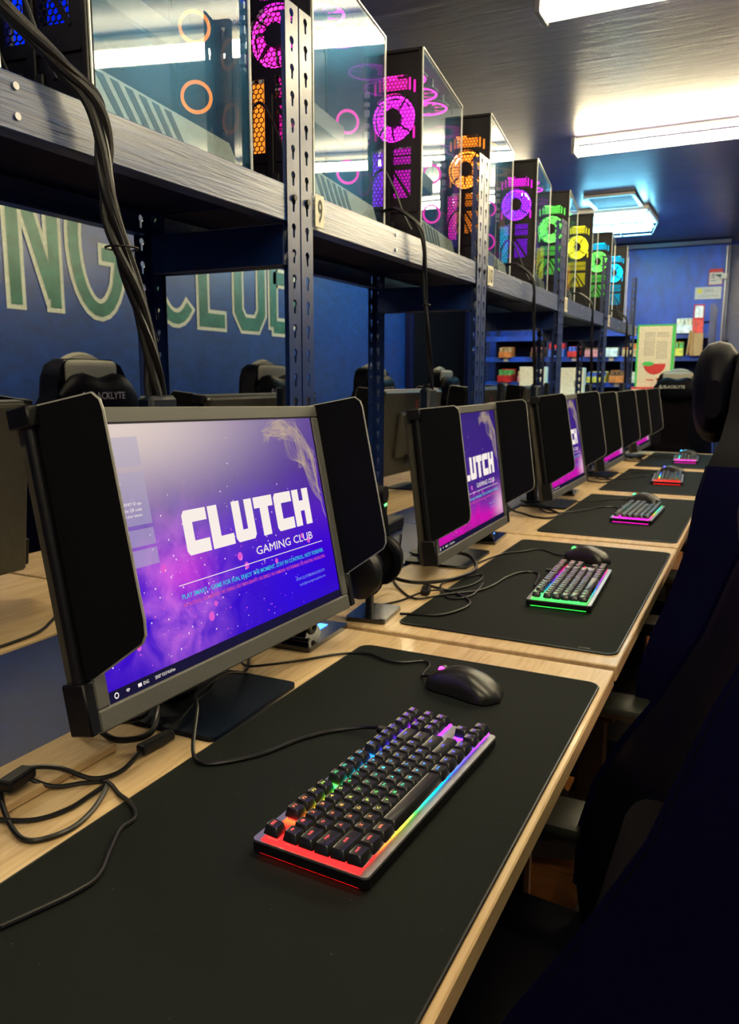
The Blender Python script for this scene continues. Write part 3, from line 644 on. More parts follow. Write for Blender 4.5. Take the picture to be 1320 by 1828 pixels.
for i in range(330):
    big = i < 16; r_ = rnd.uniform(0.003, 0.0065) if big else rnd.choice([0.0004, 0.0006, 0.0009, 0.0013]); y = rnd.gauss(-0.08, 0.13) if not big else rnd.uniform(-0.24, 0.2); z = abs(rnd.gauss(0.06, 0.08))+0.016
    if abs(y) > 0.264 or z > 0.30 or (big and z > 0.13): continue
    n_ = 10 if big else 5; sk.add([(0.0005, (y+r_*math.cos(2*PI*k/n_))*SC, (z+r_*math.sin(2*PI*k/n_))*SC) for k in range(n_)], [tuple(range(n_))], 1 if (big or i % 3 == 0) else 0)
m_spark = glow('screen spark', (0.95, 0.75, 1.0), 0.9); m_bokeh = glow('screen pink bokeh', (0.85, 0.12, 0.75), 0.85)
spark_me = sk.mesh('spark_print', [m_spark, m_bokeh])
bar_me = MB().add(quadpts(0.0007, -0.2715*SC, 0, 0.2715*SC, 0.013*SC), [(0, 1, 2, 3)]).mesh('taskbar_print', m_scrbar)
pn = MB()
for z0, z1 in ((0.290, 0.255), (0.248, 0.185), (0.180, 0.160), (0.156, 0.136)): pn.add(quadpts(0.0007, -0.2600*SC, z1*SC, -0.152*SC, z0*SC), [(0, 1, 2, 3)])
panel_me = pn.mesh('login_panel_print', m_panelp)
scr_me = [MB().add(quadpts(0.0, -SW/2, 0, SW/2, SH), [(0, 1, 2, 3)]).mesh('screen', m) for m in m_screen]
bz = 0.021; bt = 0.021; bb = 0.026
fr = MB()
for (yc, zc, dy, dz) in ((0, SH+bt/2, SW+2*bz, bt), (0, -bb/2, SW+2*bz, bb), (-SW/2-bz/2, SH/2, bz, SH), (SW/2+bz/2, SH/2, bz, SH)): fr.box((-0.010, yc, zc), (0.030, dy, dz), 0.0022)
bezel_me = fr.mesh('bezel', m_bezel)
inner_me = MB().box((0.0012, 0, SH+0.0016), (0.002, SW, 0.0032)).box((0.0012, SW/2+0.0012, SH/2), (0.002, 0.0026, SH)).mesh('panel_gasket', m_black)
lip_me = MB().box((0.0016, 0, -0.0018), (0.002, SW, 0.003)).box((0.0016, -SW/2-0.001, SH/2), (0.002, 0.0016, SH)).mesh('screen_lip', m_scrline)
lip_me = MB().box((0.0016, 0, -0.0018), (0.002, SW, 0.003)).box((0.0016, -SW/2-0.001, SH/2), (0.002, 0.0016, SH)).mesh('screen_lip', plain('pale bezel lip', (0.35, 0.35, 0.33), 0.4))
back_me = MB().box((-0.034, 0, SH/2-0.006), (0.022, SW+0.036, SH+0.046), 0.006).box((-0.055, 0, SH/2-0.01), (0.03, SW*0.62, SH*0.62), 0.012, 0, None, 2).mesh('back_cover', m_monback)
port_me = MB().box((-0.072, 0, 0.05), (0.006, 0.20, 0.03), 0.002).mesh('port_cover', m_black)
lg = MB(); band(lg, [(0.012, 0.0), (-0.010, 0.0), (-0.014, 0.006), (-0.010, 0.013), (0.012, 0.013)], 0.0042, -0.0462); band(lg, [(0.012, 0.013), (0.012, 0.024), (0.004, 0.028), (-0.012, 0.028)], 0.0042, -0.0462)
logo_me = lg.mesh('back_logo', m_logo_r)
SHP = [(-0.022, .030), (.012, .037), (.084, .070), (.090, .078), (.092, .093), (.090, .307), (.088, .317), (.080, .325), (-0.022, .327)]
def shade(side):
    y = side*(SW/2+0.0225); M_ = Matrix(((1, 0, 0, 0), (0, 0, 1, y-0.0015), (0, 1, 0, 0), (0, 0, 0, 1)))
    return MB().prism([(a*SC, b*SC) for a, b in SHP], 0.003, M_).mesh('side_shade', m_felt)
def shade_rim(side):
    y = side*(SW/2+0.0225); return MB().tube([(a*SC+0.0004, y, b*SC) for a, b in SHP[1:]], 0.0017, 5).mesh('shade_rim', m_rim)
m_rim = plain('grey rubber rim', (0.30, 0.30, 0.27), 0.3)
shade_me = {s: shade(s) for s in (-1, 1)}; rim_me = {s: shade_rim(s) for s in (-1, 1)}
hinge_me = {s: MB().cyl((-0.008, s*(SW/2+0.028), 0.175), 0.0075, 0.30, 12, 'z').box((-0.012, s*(SW/2+0.030), 0.335), (0.034, 0.018, 0.024), 0.002).box((-0.010, s*(SW/2+0.030), 0.006), (0.034, 0.016, 0.060), 0.002).mesh('shade_hinge', m_black, True) for s in (-1, 1)}
base_me = MB().prism(rrect(0.175, 0.225, 0.012), 0.007).mesh('stand_base', m_baseplate, True)
col_me = MB().box((-0.055, 0, 0.235), (0.030, 0.062, 0.46), 0.006).cyl((-0.055, 0, 0.010), 0.045, 0.006, 28).mesh('stand_column', m_baseplate, True)
neck_me = MB().box((-0.082, 0, SH/2), (0.06, 0.07, 0.10), 0.006).mesh('neck', m_black)
def monitor(loc, rz, zs, tilt, roll, variant, label, simple=False, group='monitors with side shades on the right desks', lite=False):
    r_ = thing('monitor', label, 'monitor', (loc[0], loc[1], loc[2]), rz, group)
    PM = T(0, 0, zs) @ R(-tilt, 'Y') @ R(roll, 'X')
    obj('bezel', bezel_me, None, r_, M=PM); bc = obj('back_cover', back_me, None, r_, M=PM)
    obj('port_cover', port_me, None, bc); obj('back_logo', logo_me, None, bc, M=T(0.0, -0.02, SH-0.055))
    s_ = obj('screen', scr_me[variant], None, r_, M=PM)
    if not simple:
        obj('title_text', clutch_me, None, s_); obj('screen_text', prn_me, None, s_); obj('smoke_print', smoke_me, None, s_); obj('spark_print', spark_me, None, s_)['kind'] = 'stuff'
        obj('taskbar_print', bar_me, None, s_)
        if variant == 0: obj('login_panel_print', panel_me, None, s_)
        obj('panel_gasket', inner_me, None, r_, M=PM); obj('screen_lip', lip_me, None, r_, M=PM)
    for sd in (-1, 1):
        h_ = obj('side_shade', shade_me[sd], None, r_, M=PM); obj('shade_rim', rim_me[sd], None, h_); obj('shade_hinge', hinge_me[sd], None, r_, M=PM)
    bx_ = -0.075
    obj('stand_base', base_me, None, r_, M=T(bx_, 0, 0))
    obj('stand_column', col_me, None, r_, M=T(bx_+0.055-0.055-math.sin(tilt)*0.17+0.01, 0, 0)); obj('neck', neck_me, None, r_, M=PM)
    return r_
DZ = 0.7502
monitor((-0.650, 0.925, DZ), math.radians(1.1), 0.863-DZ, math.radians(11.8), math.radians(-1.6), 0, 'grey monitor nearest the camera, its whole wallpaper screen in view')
monitor((-0.676, 2.025, DZ), math.radians(1.2), 0.828-DZ, math.radians(7.5), 0, 1, 'second monitor, magenta screen half hidden by its near shade')
monitor((-0.655, 3.105, DZ), math.radians(0.0), 0.838-DZ, math.radians(9.5), 0, 1, 'third monitor, a narrow strip of screen between its shades')
monitor((-0.665, 4.205, DZ), math.radians(0.0), 0.830-DZ, math.radians(9.0), 0, 1, 'fourth monitor, only its lower purple corner showing')
monitor((-0.665, 5.300, DZ), math.radians(0.0), 0.830-DZ, math.radians(9.0), 0, 1, 'farthest monitor of the right row, seen by its shades')
bl = ['monitor seen from behind at the left edge of the picture', 'monitor seen from behind with red logo, above the near screen', 'monitor seen from behind with red logo, left of the second screen', 'monitor seen from behind beyond the number 10 post', 'farthest monitor seen from behind across the rack']
for k in range(5):
    monitor((-1.485, [0.90, 2.125, 3.32, 4.42, 5.5][k], DZ), PI+math.radians([0, 1, -1, 0, 0][k]), 0.852-DZ, math.radians(7), 0, 1, bl[k], True, 'monitors on the desks across the rack')

# ------------------------------------------------------------------ computers on the shelf
def hex_grid(w_, h_, p, bar, clip=None):
    mb = MB(); r_ = p/math.sqrt(3); done = set(); ny = int(h_/(1.5*r_))+2; nx = int(w_/p)+2
    for j in range(-1, ny):
        for i in range(-1, nx):
            cx = i*p+(p/2 if j % 2 else 0); cy = j*1.5*r_
            for k in range(6):
                a = (cx+r_*math.cos(PI/6+k*PI/3), cy+r_*math.sin(PI/6+k*PI/3)); b = (cx+r_*math.cos(PI/6+(k+1)*PI/3), cy+r_*math.sin(PI/6+(k+1)*PI/3))
                key = (round((a[0]+b[0])*1e4), round((a[1]+b[1])*1e4))
                m_ = ((a[0]+b[0])/2-w_/2, (a[1]+b[1])/2-h_/2)
                if key in done or abs(m_[0]) > w_/2 or abs(m_[1]) > h_/2: continue
                if clip and m_[0]**2+m_[1]**2 > clip**2: continue
                done.add(key); d_ = Vector((b[0]-a[0], b[1]-a[1])).normalized(); n_ = Vector((-d_.y, d_.x))*bar/2
                A = Vector(a)-Vector((w_/2, h_/2)); B = Vector(b)-Vector((w_/2, h_/2))
                mb.add([(q.x, yy, q.y) for yy in (0, 0.0015) for q in (A+n_, A-n_, B-n_, B+n_)], [(0, 1, 2, 3), (4, 7, 6, 5), (0, 3, 7, 4), (1, 5, 6, 2)])
    return mb
PW, PL, PH = 0.162, 0.470, 0.476
FANZ, FANX, FR = 0.314, -0.079, 0.058
g_fan = hex_grid(0.122, 0.122, 0.0105, 0.0019, 0.060).mesh('fan_grille', m_case); g_top = hex_grid(0.072, 0.036, 0.0100, 0.0018).mesh('top_grille', m_case)
g_low = hex_grid(0.034, 0.140, 0.0105, 0.0019).mesh('lower_grille', m_case); g_mid = hex_grid(0.052, 0.042, 0.0095, 0.0018).mesh('slot_grille', m_case); g_tri = hex_grid(0.050, 0.070, 0.0095, 0.0018).mesh('side_grille', m_case)
# rear plate with openings (in the xz plane, x from -PW to 0)
def rear_plate():
    holes = [(-0.112, 0.380, -0.040, 0.416), (FANX-0.061, FANZ-0.061, FANX+0.061, FANZ+0.061), (-0.081, 0.198, -0.029, 0.240), (-0.079, 0.114, -0.029, 0.184), (-0.139, 0.096, -0.105, 0.236)]
    xs = sorted({-PW, 0}|{h[0] for h in holes}|{h[2] for h in holes}); zs = sorted({0, PH}|{h[1] for h in holes}|{h[3] for h in holes}); mb = MB()
    for a, b in zip(xs, xs[1:]):
        for c_, d_ in zip(zs, zs[1:]):
            mx_, mz = (a+b)/2, (c_+d_)/2
            if not any(h[0] < mx_ < h[2] and h[1] < mz < h[3] for h in holes): mb.box((mx_, 0.001, mz), (b-a, 0.002, d_-c_))
    n = 32; vs = []       # square-to-circle surround of the fan opening
    for yy in (0, 0.002):
        for k in range(n):
            a = 2*PI*k/n+PI/n*0; dx, dz = math.cos(a), math.sin(a); q = 0.061/max(abs(dx), abs(dz)); vs.append((FANX+dx*q, yy, FANZ+dz*q))
        for k in range(n):
            a = 2*PI*k/n; vs.append((FANX+0.060*math.cos(a), yy, FANZ+0.060*math.sin(a)))
    mb.add(vs, [(k, (k+1) % n, n+(k+1) % n, n+k) for k in range(n)] + [(2*n+k, 3*n+k, 3*n+(k+1) % n, 2*n+(k+1) % n) for k in range(n)])
    # raised frame lines, power supply face
    mb.box((-0.004, 0.0, PH/2), (0.008, 0.010, PH), 0.001).box((-PW+0.004, 0.0, PH/2), (0.008, 0.010, PH), 0.001).box((-PW/2, 0, PH-0.004), (PW, 0.010, 0.008), 0.001).box((-PW/2, 0, 0.004), (PW, 0.010, 0.008), 0.001)
    mb.box((-PW/2, -0.002, 0.078), (PW-0.02, 0.004, 0.003)).box((-PW/2, -0.002, 0.012), (PW-0.04, 0.004, 0.002))
    return mb.mesh('rear_panel', m_case)
rear_me = rear_plate()
slots_me = MB()
slots_me.box((-0.055, 0.0, 0.2185), (0.052, 0.003, 0.004)).box((0, 0.0, 0), (0.094, 0.003, 0.007), 0, 0, T(-0.054, 0, 0.149) @ R(0.98, 'Y')).box((-0.092, -0.003, 0.12), (0.016, 0.006, 0.17), 0.002)
slots_me = slots_me.mesh('slot_cover', m_case)
strut = MB()
for k in range(4):
    a = PI/4+k*PI/2; strut.tube([(FANX+0.024*math.cos(a), -0.002, FANZ+0.024*math.sin(a)), (FANX+0.065*math.cos(a+.12), -0.002, FANZ+0.065*math.sin(a+.12))], 0.0022, 6)
strut.cyl((FANX, -0.001, FANZ), 0.023, 0.004, 20, 'y'); strut_me = strut.mesh('fan_strut', m_case)
io = MB()
for (z, w_, h_) in ((0.375, 0.014, 0.014), (0.352, 0.014, 0.010), (0.330, 0.014, 0.016), (0.300, 0.014, 0.010), (0.276, 0.014, 0.018), (0.256, 0.012, 0.008)): io.box((-0.149, -0.003, z), (w_, 0.008, h_), 0.001)
io_me = io.mesh('port', m_metal)
slit_me = MB().box((0, -0.0005, 0), (0.0050, 0.004, 0.030), 0.001).mesh('vent_slit', m_glowp)
psu_me = MB().box((-0.12, -0.004, 0.045), (0.028, 0.010, 0.022), 0.002).box((-0.08, -0.003, 0.045), (0.014, 0.006, 0.018), 0.002).mesh('power_socket', m_black)
# a fan: frame (part) with blades and ring (sub-parts), axis along y, centre at origin
ff = MB(); ff.tube([(0.0585*math.cos(2*PI*k/28), 0, 0.0585*math.sin(2*PI*k/28)) for k in range(28)], 0.0045, 6, closed=True); ff.cyl((0, 0, 0), 0.021, 0.018, 20, 'y')
for k in range(4): ff.box((0, 0, 0), (0.006, 0.02, 0.006), 0, 0, T(0.060*math.copysign(1, math.cos(PI/4+k*PI/2)), 0, 0.060*math.copysign(1, math.sin(PI/4+k*PI/2))))
fanf_me = ff.mesh('case_fan', m_inner, True)
fb = MB()
for k in range(7):
    vs = []; 
    for i in range(5):
        rr_ = 0.021+0.0082*i; a0 = 2*PI*k/7+0.07*i
        for s_ in (0, 1): a = a0+s_*(0.80+0.01*i); vs.append((rr_*math.cos(a), 0.006-0.010*s_, rr_*math.sin(a)))
    fb.add(vs, [(2*i, 2*i+1, 2*i+3, 2*i+2) for i in range(4)])
blade_me = fb.mesh('fan_blades', m_blade)
ring_me = MB().tube([(0.0555*math.cos(2*PI*k/28), -0.004, 0.0555*math.sin(2*PI*k/28)) for k in range(28)], 0.0028, 6, closed=True).mesh('light_ring', m_ring, True)
cf = MB()     # case frame: floor, roof bars, corner posts, back side wall, front
cf.box((-PW/2, PL/2, 0.004), (PW, PL, 0.008), 0.001); cf.box((-PW+0.002, PL/2, PH/2), (0.003, PL-0.01, PH-0.01))
cf.box((-0.005, 0.006, PH/2), (0.010, 0.012, PH-0.004), 0.001); cf.box((-0.006, PL/2, PH-0.006), (0.008, PL-0.006, 0.005)); cf.box((-PW+0.004, PL/2, PH-0.004), (0.008, PL, 0.008))
cf.box((-PW+0.004, PL-0.004, PH/2), (0.008, 0.008, PH), 0.001); cf.box((-PW/2, PL-0.004, PH-0.004), (PW, 0.008, 0.008), 0.001)
frame_me = cf.mesh('case_frame', m_case)
tray_me = MB().box((-0.146, 0.22, 0.24), (0.003, 0.42, 0.44)).mesh('motherboard_tray', m_inner)
mb_me = MB().box((-0.142, 0.16, 0.28), (0.008, 0.24, 0.24), 0.001).box((-0.130, 0.08, 0.33), (0.02, 0.04, 0.05), 0.002).box((-0.125, 0.22, 0.33), (0.035, 0.006, 0.12)).box((-0.125, 0.235, 0.33), (0.035, 0.006, 0.12)).cyl((-0.125, 0.15, 0.31), 0.034, 0.04, 24, 'x').mesh('motherboard', m_inner)
gpu_me = MB().box((-0.092, 0.175, 0.205), (0.090, 0.27, 0.045), 0.004).mesh('graphics_card', m_monback)
shr = MB(); shr.box((-0.082, PL/2-0.02, 0.035), (0.140, PL-0.06, 0.056), 0.002); shroud_me = shr.mesh('psu_shroud', m_inner)
HS = 0.062
face = MB().prism([(0.010, 0.004), (PL-0.012, 0.004), (PL-0.075, HS), (0.010, HS)], 0.0035, Matrix(((0, 0, 1, -0.0085), (1, 0, 0, 0), (0, 1, 0, 0), (0, 0, 0, 1))))
face_me = face.mesh('shroud_face', m_shroud)
sg = MB()
for i in range(6):
    a = 0.016+i*0.034; dy = 0.055; zb, zt = 0.0045, HS-0.004
    p = [(a+dy*0.0, zt), (a+0.018, zt), (a+0.018+dy, zb), (a+dy, zb)]
    if i == 0: sg.prism([(0.012, 0.0045), (0.012, 0.030), (0.012+0.024, 0.0045)], 0.001, Matrix(((0, 0, 1, -0.0052), (1, 0, 0, 0), (0, 1, 0, 0), (0, 0, 0, 1))))
    sg.prism(p, 0.001, Matrix(((0, 0, 1, -0.0052), (1, 0, 0, 0), (0, 1, 0, 0), (0, 0, 0, 1))))
stripe_me = sg.mesh('shroud_stripe', m_stripe)
glass_me = MB().box((-0.0015, PL/2+0.003, PH/2+0.002), (0.003, PL-0.002, PH-0.006)).mesh('glass_side_panel', m_glass)
gfront_me = MB().box((-PW/2, PL+0.0005, PH/2+0.002), (PW-0.01, 0.002, PH-0.008)).mesh('glass_front_panel', m_glass)
gtop_me = MB().box((-PW/2, PL/2, PH+0.0005), (PW-0.008, PL-0.006, 0.002)).mesh('top_panel', m_case)
ge = MB(); ge.box((0.0008, PL/2+0.003, PH), (0.004, PL, 0.0035)).box((0.0006, 0.003, PH/2), (0.003, 0.0026, PH)).box((0.0006, PL+0.003, PH/2), (0.0034, 0.0034, PH)).box((-PW/2, PL+0.001, PH), (PW, 0.003, 0.003))
edge_me = ge.mesh('glass_edge', m_edge)
il_top = MB().box((-0.076, 0.030, 0.396), (0.078, 0.004, 0.040)).mesh('interior_light', m_glowp); il_low = MB().box((-0.122, 0.022, 0.166), (0.036, 0.004, 0.14)).mesh('interior_light', m_glowp)
il_mid = MB().box((-0.055, 0.022, 0.180), (0.052, 0.004, 0.125)).mesh('interior_light', m_glowd)
hub_me = MB().tube([(0.026*math.cos(2*PI*k/24), 0, 0.026*math.sin(2*PI*k/24)) for k in range(24)], 0.0034, 6, closed=True).mesh('hub_ring', m_ring2, True)
def computer(loc, rz, c_fan, c_top, c_low, label, c_hub=None):
    r_ = thing('desktop_computer', label, 'computer', loc, rz, 'glass-sided computers on the rack shelf')
    rp = obj('rear_panel', rear_me, None, r_)
    obj('fan_grille', g_fan, None, rp, M=T(FANX, 0.0, FANZ)); obj('top_grille', g_top, None, rp, M=T(-0.076, 0, 0.398)); obj('lower_grille', g_low, None, rp, M=T(-0.122, 0, 0.166)); obj('slot_grille', g_mid, None, rp, M=T(-0.055, 0, 0.219)); obj('side_grille', g_tri, None, rp, M=T(-0.054, 0, 0.149))
    obj('slot_cover', slots_me, None, rp); obj('fan_strut', strut_me, None, rp); obj('port', io_me, None, rp); [obj('vent_slit', slit_me, None, rp, M=T(q_, 0, z_), color=c_top) for q_, z_ in ((-0.033, 0.393), (-0.020, 0.386), (-0.021, 0.275))]; obj('power_socket', psu_me, None, rp)
    obj('case_frame', frame_me, None, r_); obj('motherboard_tray', tray_me, None, r_); obj('motherboard', mb_me, None, r_); obj('graphics_card', gpu_me, None, r_); obj('psu_shroud', shroud_me, None, r_)
    fo = obj('shroud_face', face_me, None, r_); obj('shroud_stripe', stripe_me, None, fo)
    for M_, c_ in [(T(FANX, 0.018, FANZ), c_fan)] + [(T(-0.078, 0.105+0.125*i, PH-0.030) @ R(PI/2, 'X'), c_top) for i in range(3)]:
        f_ = obj('case_fan', fanf_me, None, r_, M=M_); obj('fan_blades', blade_me, None, f_, color=c_); obj('light_ring', ring_me, None, f_, color=c_)
    obj('interior_light', il_top, None, r_, color=c_top); obj('interior_light', il_low, None, r_, color=c_low); obj('interior_light', il_mid, None, r_, color=c_fan)
    for z_ in (0.150, 0.268): obj('hub_ring', hub_me, None, r_, M=T(-0.075, 0.405, z_) @ R(0.5, 'Z'), color=c_hub or c_low)
    obj('glass_side_panel', glass_me, None, r_); obj('glass_front_panel', gfront_me, None, r_); obj('top_panel', gtop_me, None, r_); obj('glass_edge', edge_me, None, r_)
    # looped lead at the back
    obj('power_lead', MB().tube(smoothpath([(-0.12, -0.012, 0.045), (-0.125, -0.035, 0.09), (-0.12, -0.05, 0.145), (-0.09, -0.05, 0.175), (-0.06, -0.05, 0.13), (-0.03, -0.055, 0.06), (-0.008, -0.06, 0.02)], 5), 0.0032, 7), m_rubber, r_, True)
    return r_
c_b, c_pk, c_mg, c_or, c_pu, c_gr, c_ye, c_cy = (0.0, 0.02, 1.0), (1.0, 0.02, 0.45), (0.85, 0.02, 0.75), (1.0, 0.25, 0.02), (0.28, 0.02, 1.0), (0.15, 0.9, 0.10), (0.85, 0.75, 0.02), (0.0, 0.55, 0.9)
PCS = [(0.300, c_cy, c_b, c_b), (0.864, c_b, c_b, c_b), (1.458, c_pk, c_mg, c_or), (2.020, c_mg, c_pk, c_pu), (2.588, c_or, c_or, c_pk), (3.175, c_pu, c_mg, c_cy), (3.745, c_gr, c_gr, c_ye), (4.30, c_ye, c_ye, c_or), (4.87, c_gr, c_cy, c_gr), (5.42, c_cy, c_cy, c_b)]
pcl = ['computer tower at the left frame edge, mostly out of view', 'computer tower glowing deep blue at the back, nearest in view', 'computer tower with pink lit fan behind the near rack post', 'computer tower with magenta fan and grille, left of the upper middle', 'computer tower with orange lit fan beside the number 10 post', 'computer tower with violet fan and cyan lower grille', 'computer tower with green fan, sixth along the shelf', 'computer tower with yellow fan, third from the far end', 'computer tower with green fan and cyan top grille, second from the far end', 'computer tower with cyan fan at the far end of the shelf']
for i_, ((y, cf_, ct_, cl_), l_) in enumerate(zip(PCS, pcl)): computer((-0.847, y, 1.5985), math.radians(7.5), cf_, ct_, cl_, l_, c_or if i_ in (1, 5) else c_pk if i_ in (2, 3) else None)

# ------------------------------------------------------------------ hanging cable bundles
def bundle(path, label, braided=True, n=4, r=0.0055, sp=0.009):
    r_ = thing('cable_bundle', label, 'cable', path[0], 0, 'power and video cables hanging from the shelf'); P = smoothpath([Vector(p)-Vector(path[0]) for p in path], 8); L = len(P)
    for k in range(n):
        pts = []
        for i, p in enumerate(P):
            a = 2*PI*k/n + i*0.17+0.5*math.sin(i*0.11+k); e = sp*(0.75+0.35*math.sin(i*0.09+k*2)); pts.append(p+Vector((math.cos(a)*e*0.7, math.sin(a)*e, 0)))
        obj('cable', MB().tube(pts, r*(0.8 if k % 2 else 1), 8), m_braid if (braided and k % 2 == 0) else m_rubber, r_, True)
    obj('cable_tie', MB().tube([(sp*1.9*math.cos(a*PI/6)+P[L//2].x, sp*1.9*math.sin(a*PI/6)+P[L//2].y, P[L//2].z) for a in range(12)], 0.0015, 5, closed=True), m_black, r_)
    return r_
bundle([(-0.90, 0.68, 1.80), (-0.865, 0.72, 1.70), (-0.812, 0.775, 1.625), (-0.795, 0.812, 1.590), (-0.797, 0.828, 1.545), (-0.80, 0.838, 1.480), (-0.80, 0.858, 1.415), (-0.802, 0.886, 1.350), (-0.805, 0.912, 1.27), (-0.81, 0.930, 1.19), (-0.812, 0.95, 1.05), (-0.80, 0.95, 0.90), (-0.79, 0.96, 0.775)], 'thick braided black cable bundle hanging before the near bay', True, 5, 0.0062, 0.0115)
for (y, l_) in ((1.955, 'thin cable bundle hanging over the beam of the bay numbered nine'), (3.04, 'thin cable bundle hanging halfway down the row, over the third monitor'), (4.18, 'thin cable bundle hanging above the fourth monitor'), (5.30, 'thin cable bundle hanging near the far end of the shelf')):
    bundle([(-0.93, y-0.02, 1.66), (-0.87, y-0.04, 1.665), (-0.815, y-0.03, 1.625), (-0.803, y-0.02, 1.590), (-0.803, y-0.005, 1.53), (-0.805, y+0.01, 1.43), (-0.807, y+0.035, 1.32), (-0.81, y+0.07, 1.22), (-0.81, y+0.08, 1.05), (-0.80, y+0.07, 0.9), (-0.79, y+0.07, 0.77)], l_, False, 3, 0.0040, 0.006)

# ------------------------------------------------------------------ cables on the desks
def cable(pts, r, label, m=None, group=None, extra=None):
    o = obj('cable', MB().tube(smoothpath(pts, 6), r, 8), m or m_rubber, smooth=True); tag(o, label, 'cable', group)
    if extra:
        for (c_, d_, a) in extra: obj('connector', MB().box((0, 0, 0), d_, 0.004, 0, T(*c_) @ R(a, 'Z'), 2), m_black, o)
    return o
z1 = 0.7565; zd = 0.7535
cable([(-0.446, 0.930, 0.7645), (-0.468, 0.930, 0.760), (-0.50, 0.912, z1), (-0.529, 0.869, z1), (-0.552, 0.808, z1), (-0.582, 0.768, z1), (-0.607, 0.752, z1), (-0.632, 0.765, 0.762), (-0.668, 0.82, 0.79), (-0.690, 0.850, 0.800), (-0.715, 0.95, 0.79), (-0.735, 1.03, 0.762), (-0.79, 1.12, zd)], 0.0028, 'smooth cable running from the nearest keyboard under the near monitor')
cable([(-0.448, 1.144, 0.766), (-0.468, 1.152, 0.758), (-0.474, 1.175, z1), (-0.478, 1.206, z1), (-0.494, 1.222, z1), (-0.523, 1.200, z1), (-0.553, 1.195, z1), (-0.602, 1.212, z1), (-0.652, 1.190, zd), (-0.69, 1.138, zd), (-0.72, 1.077, 0.7605), (-0.751, 1.055, 0.7605), (-0.80, 1.10, zd)], 0.0022, 'thin curling cable of the mouse beside the nearest keyboard')
cable([(-0.576, 0.425, z1), (-0.566, 0.452, z1), (-0.554, 0.488, z1), (-0.552, 0.518, z1), (-0.572, 0.554, z1), (-0.592, 0.591, z1), (-0.594, 0.616, z1), (-0.618, 0.636, z1), (-0.65, 0.650, zd), (-0.684, 0.665, zd), (-0.708, 0.651, zd), (-0.730, 0.624, 0.757), (-0.757, 0.606, 0.772)], 0.0028, 'cable crossing the near pad from its lower left edge')
cable([(-0.745, 0.52, 0.768), (-0.700, 0.562, zd), (-0.679, 0.598, zd), (-0.677, 0.634, 0.755), (-0.672, 0.652, 0.758), (-0.655, 0.617, zd), (-0.645, 0.576, zd), (-0.655, 0.545, zd), (-0.676, 0.534, zd), (-0.715, 0.548, 0.757), (-0.757, 0.574, 0.7685), (-0.778, 0.613, 0.7685), (-0.771, 0.632, 0.7685), (-0.738, 0.645, 0.7685), (-0.700, 0.658, 0.758), (-0.685, 0.69, 0.756), (-0.694, 0.735, 0.760)], 0.0031, 'coiled loop of cable on wood with dark adapters, lower left', None, None,
      [((-0.752, 0.592, 0.777), (0.022, 0.044, 0.014), 0.15), ((-0.694, 0.765, 0.761), (0.017, 0.058, 0.013), -0.08)])
cable([(-0.697, 0.795, 0.760), (-0.712, 0.86, 0.770), (-0.722, 0.915, 0.775), (-0.728, 0.96, 0.80)], 0.0022, 'short thin lead rising from the adapter behind the near screen')
cable([(-0.775, 0.76, 0.87), (-0.80, 0.735, 0.79), (-0.775, 0.745, 0.7685), (-0.735, 0.738, 0.766), (-0.712, 0.770, 0.765), (-0.738, 0.820, 0.768), (-0.765, 0.86, 0.80), (-0.76, 0.87, 0.86)], 0.0042, 'thick cable looping down under the near monitor corner')
cable([(-0.775, 0.80, 0.88), (-0.81, 0.745, 0.80), (-0.79, 0.76, 0.772), (-0.755, 0.80, 0.768), (-0.77, 0.84, 0.775), (-0.775, 0.86, 0.84)], 0.0035, 'second cable drooping behind the near monitor corner')
gl_ = 'cables tangled on the second desk'
cable([(-0.446, 1.78, 0.765), (-0.475, 1.93, z1), (-0.515, 1.930, z1), (-0.536, 1.861, z1), (-0.543, 1.768, z1), (-0.562, 1.702, z1), (-0.612, 1.649, z1), (-0.667, 1.590, zd), (-0.74, 1.659, zd), (-0.78, 1.72, zd)], 0.0026, 'purple-lit cable curving from the second keyboard across its pad')
cable([(-0.458, 2.160, 0.760), (-0.484, 2.172, z1), (-0.544, 2.224, z1), (-0.585, 2.161, z1), (-0.621, 2.118, z1), (-0.651, 2.009, zd), (-0.655, 1.90, 0.7605), (-0.70, 1.88, 0.7605)], 0.0022, 'thin cable from the second mouse curving to the monitor base')
cable([(-0.650, 1.468, zd), (-0.610, 1.475, z1), (-0.565, 1.493, z1), (-0.540, 1.561, z1), (-0.550, 1.619, z1), (-0.609, 1.672, z1), (-0.66, 1.70, zd), (-0.700, 1.72, zd)], 0.0028, 'cable looping from the headset stand over the pad corner', extra=[((-0.664, 1.645, 0.760), (0.022, 0.04, 0.013), 0.3)])
cable([(-0.72, 1.50, zd), (-0.69, 1.56, zd), (-0.664, 1.645, 0.7575), (-0.61, 1.70, z1), (-0.585, 1.78, z1), (-0.60, 1.86, z1), (-0.64, 1.80, zd), (-0.66, 1.73, zd), (-0.60, 1.62, z1), (-0.56, 1.66, z1), (-0.57, 1.78, z1)], 0.0024, 'tangled cable with adapter at the foot of the second monitor')
cable([(-0.80, 1.70, 0.95), (-0.82, 1.68, 0.86), (-0.80, 1.70, 0.78), (-0.72, 1.69, 0.762), (-0.645, 1.74, 0.765), (-0.615, 1.85, 0.770), (-0.66, 1.93, 0.785), (-0.73, 1.90, 0.80), (-0.77, 1.90, 0.84)], 0.0045, 'thick cable looping over the second monitor base')
cable([(-0.79, 1.66, 1.0), (-0.83, 1.63, 0.90), (-0.80, 1.65, 0.80), (-0.76, 1.68, 0.78), (-0.78, 1.76, 0.86)], 0.0035, 'cable hanging beside the second monitor\'s left edge')
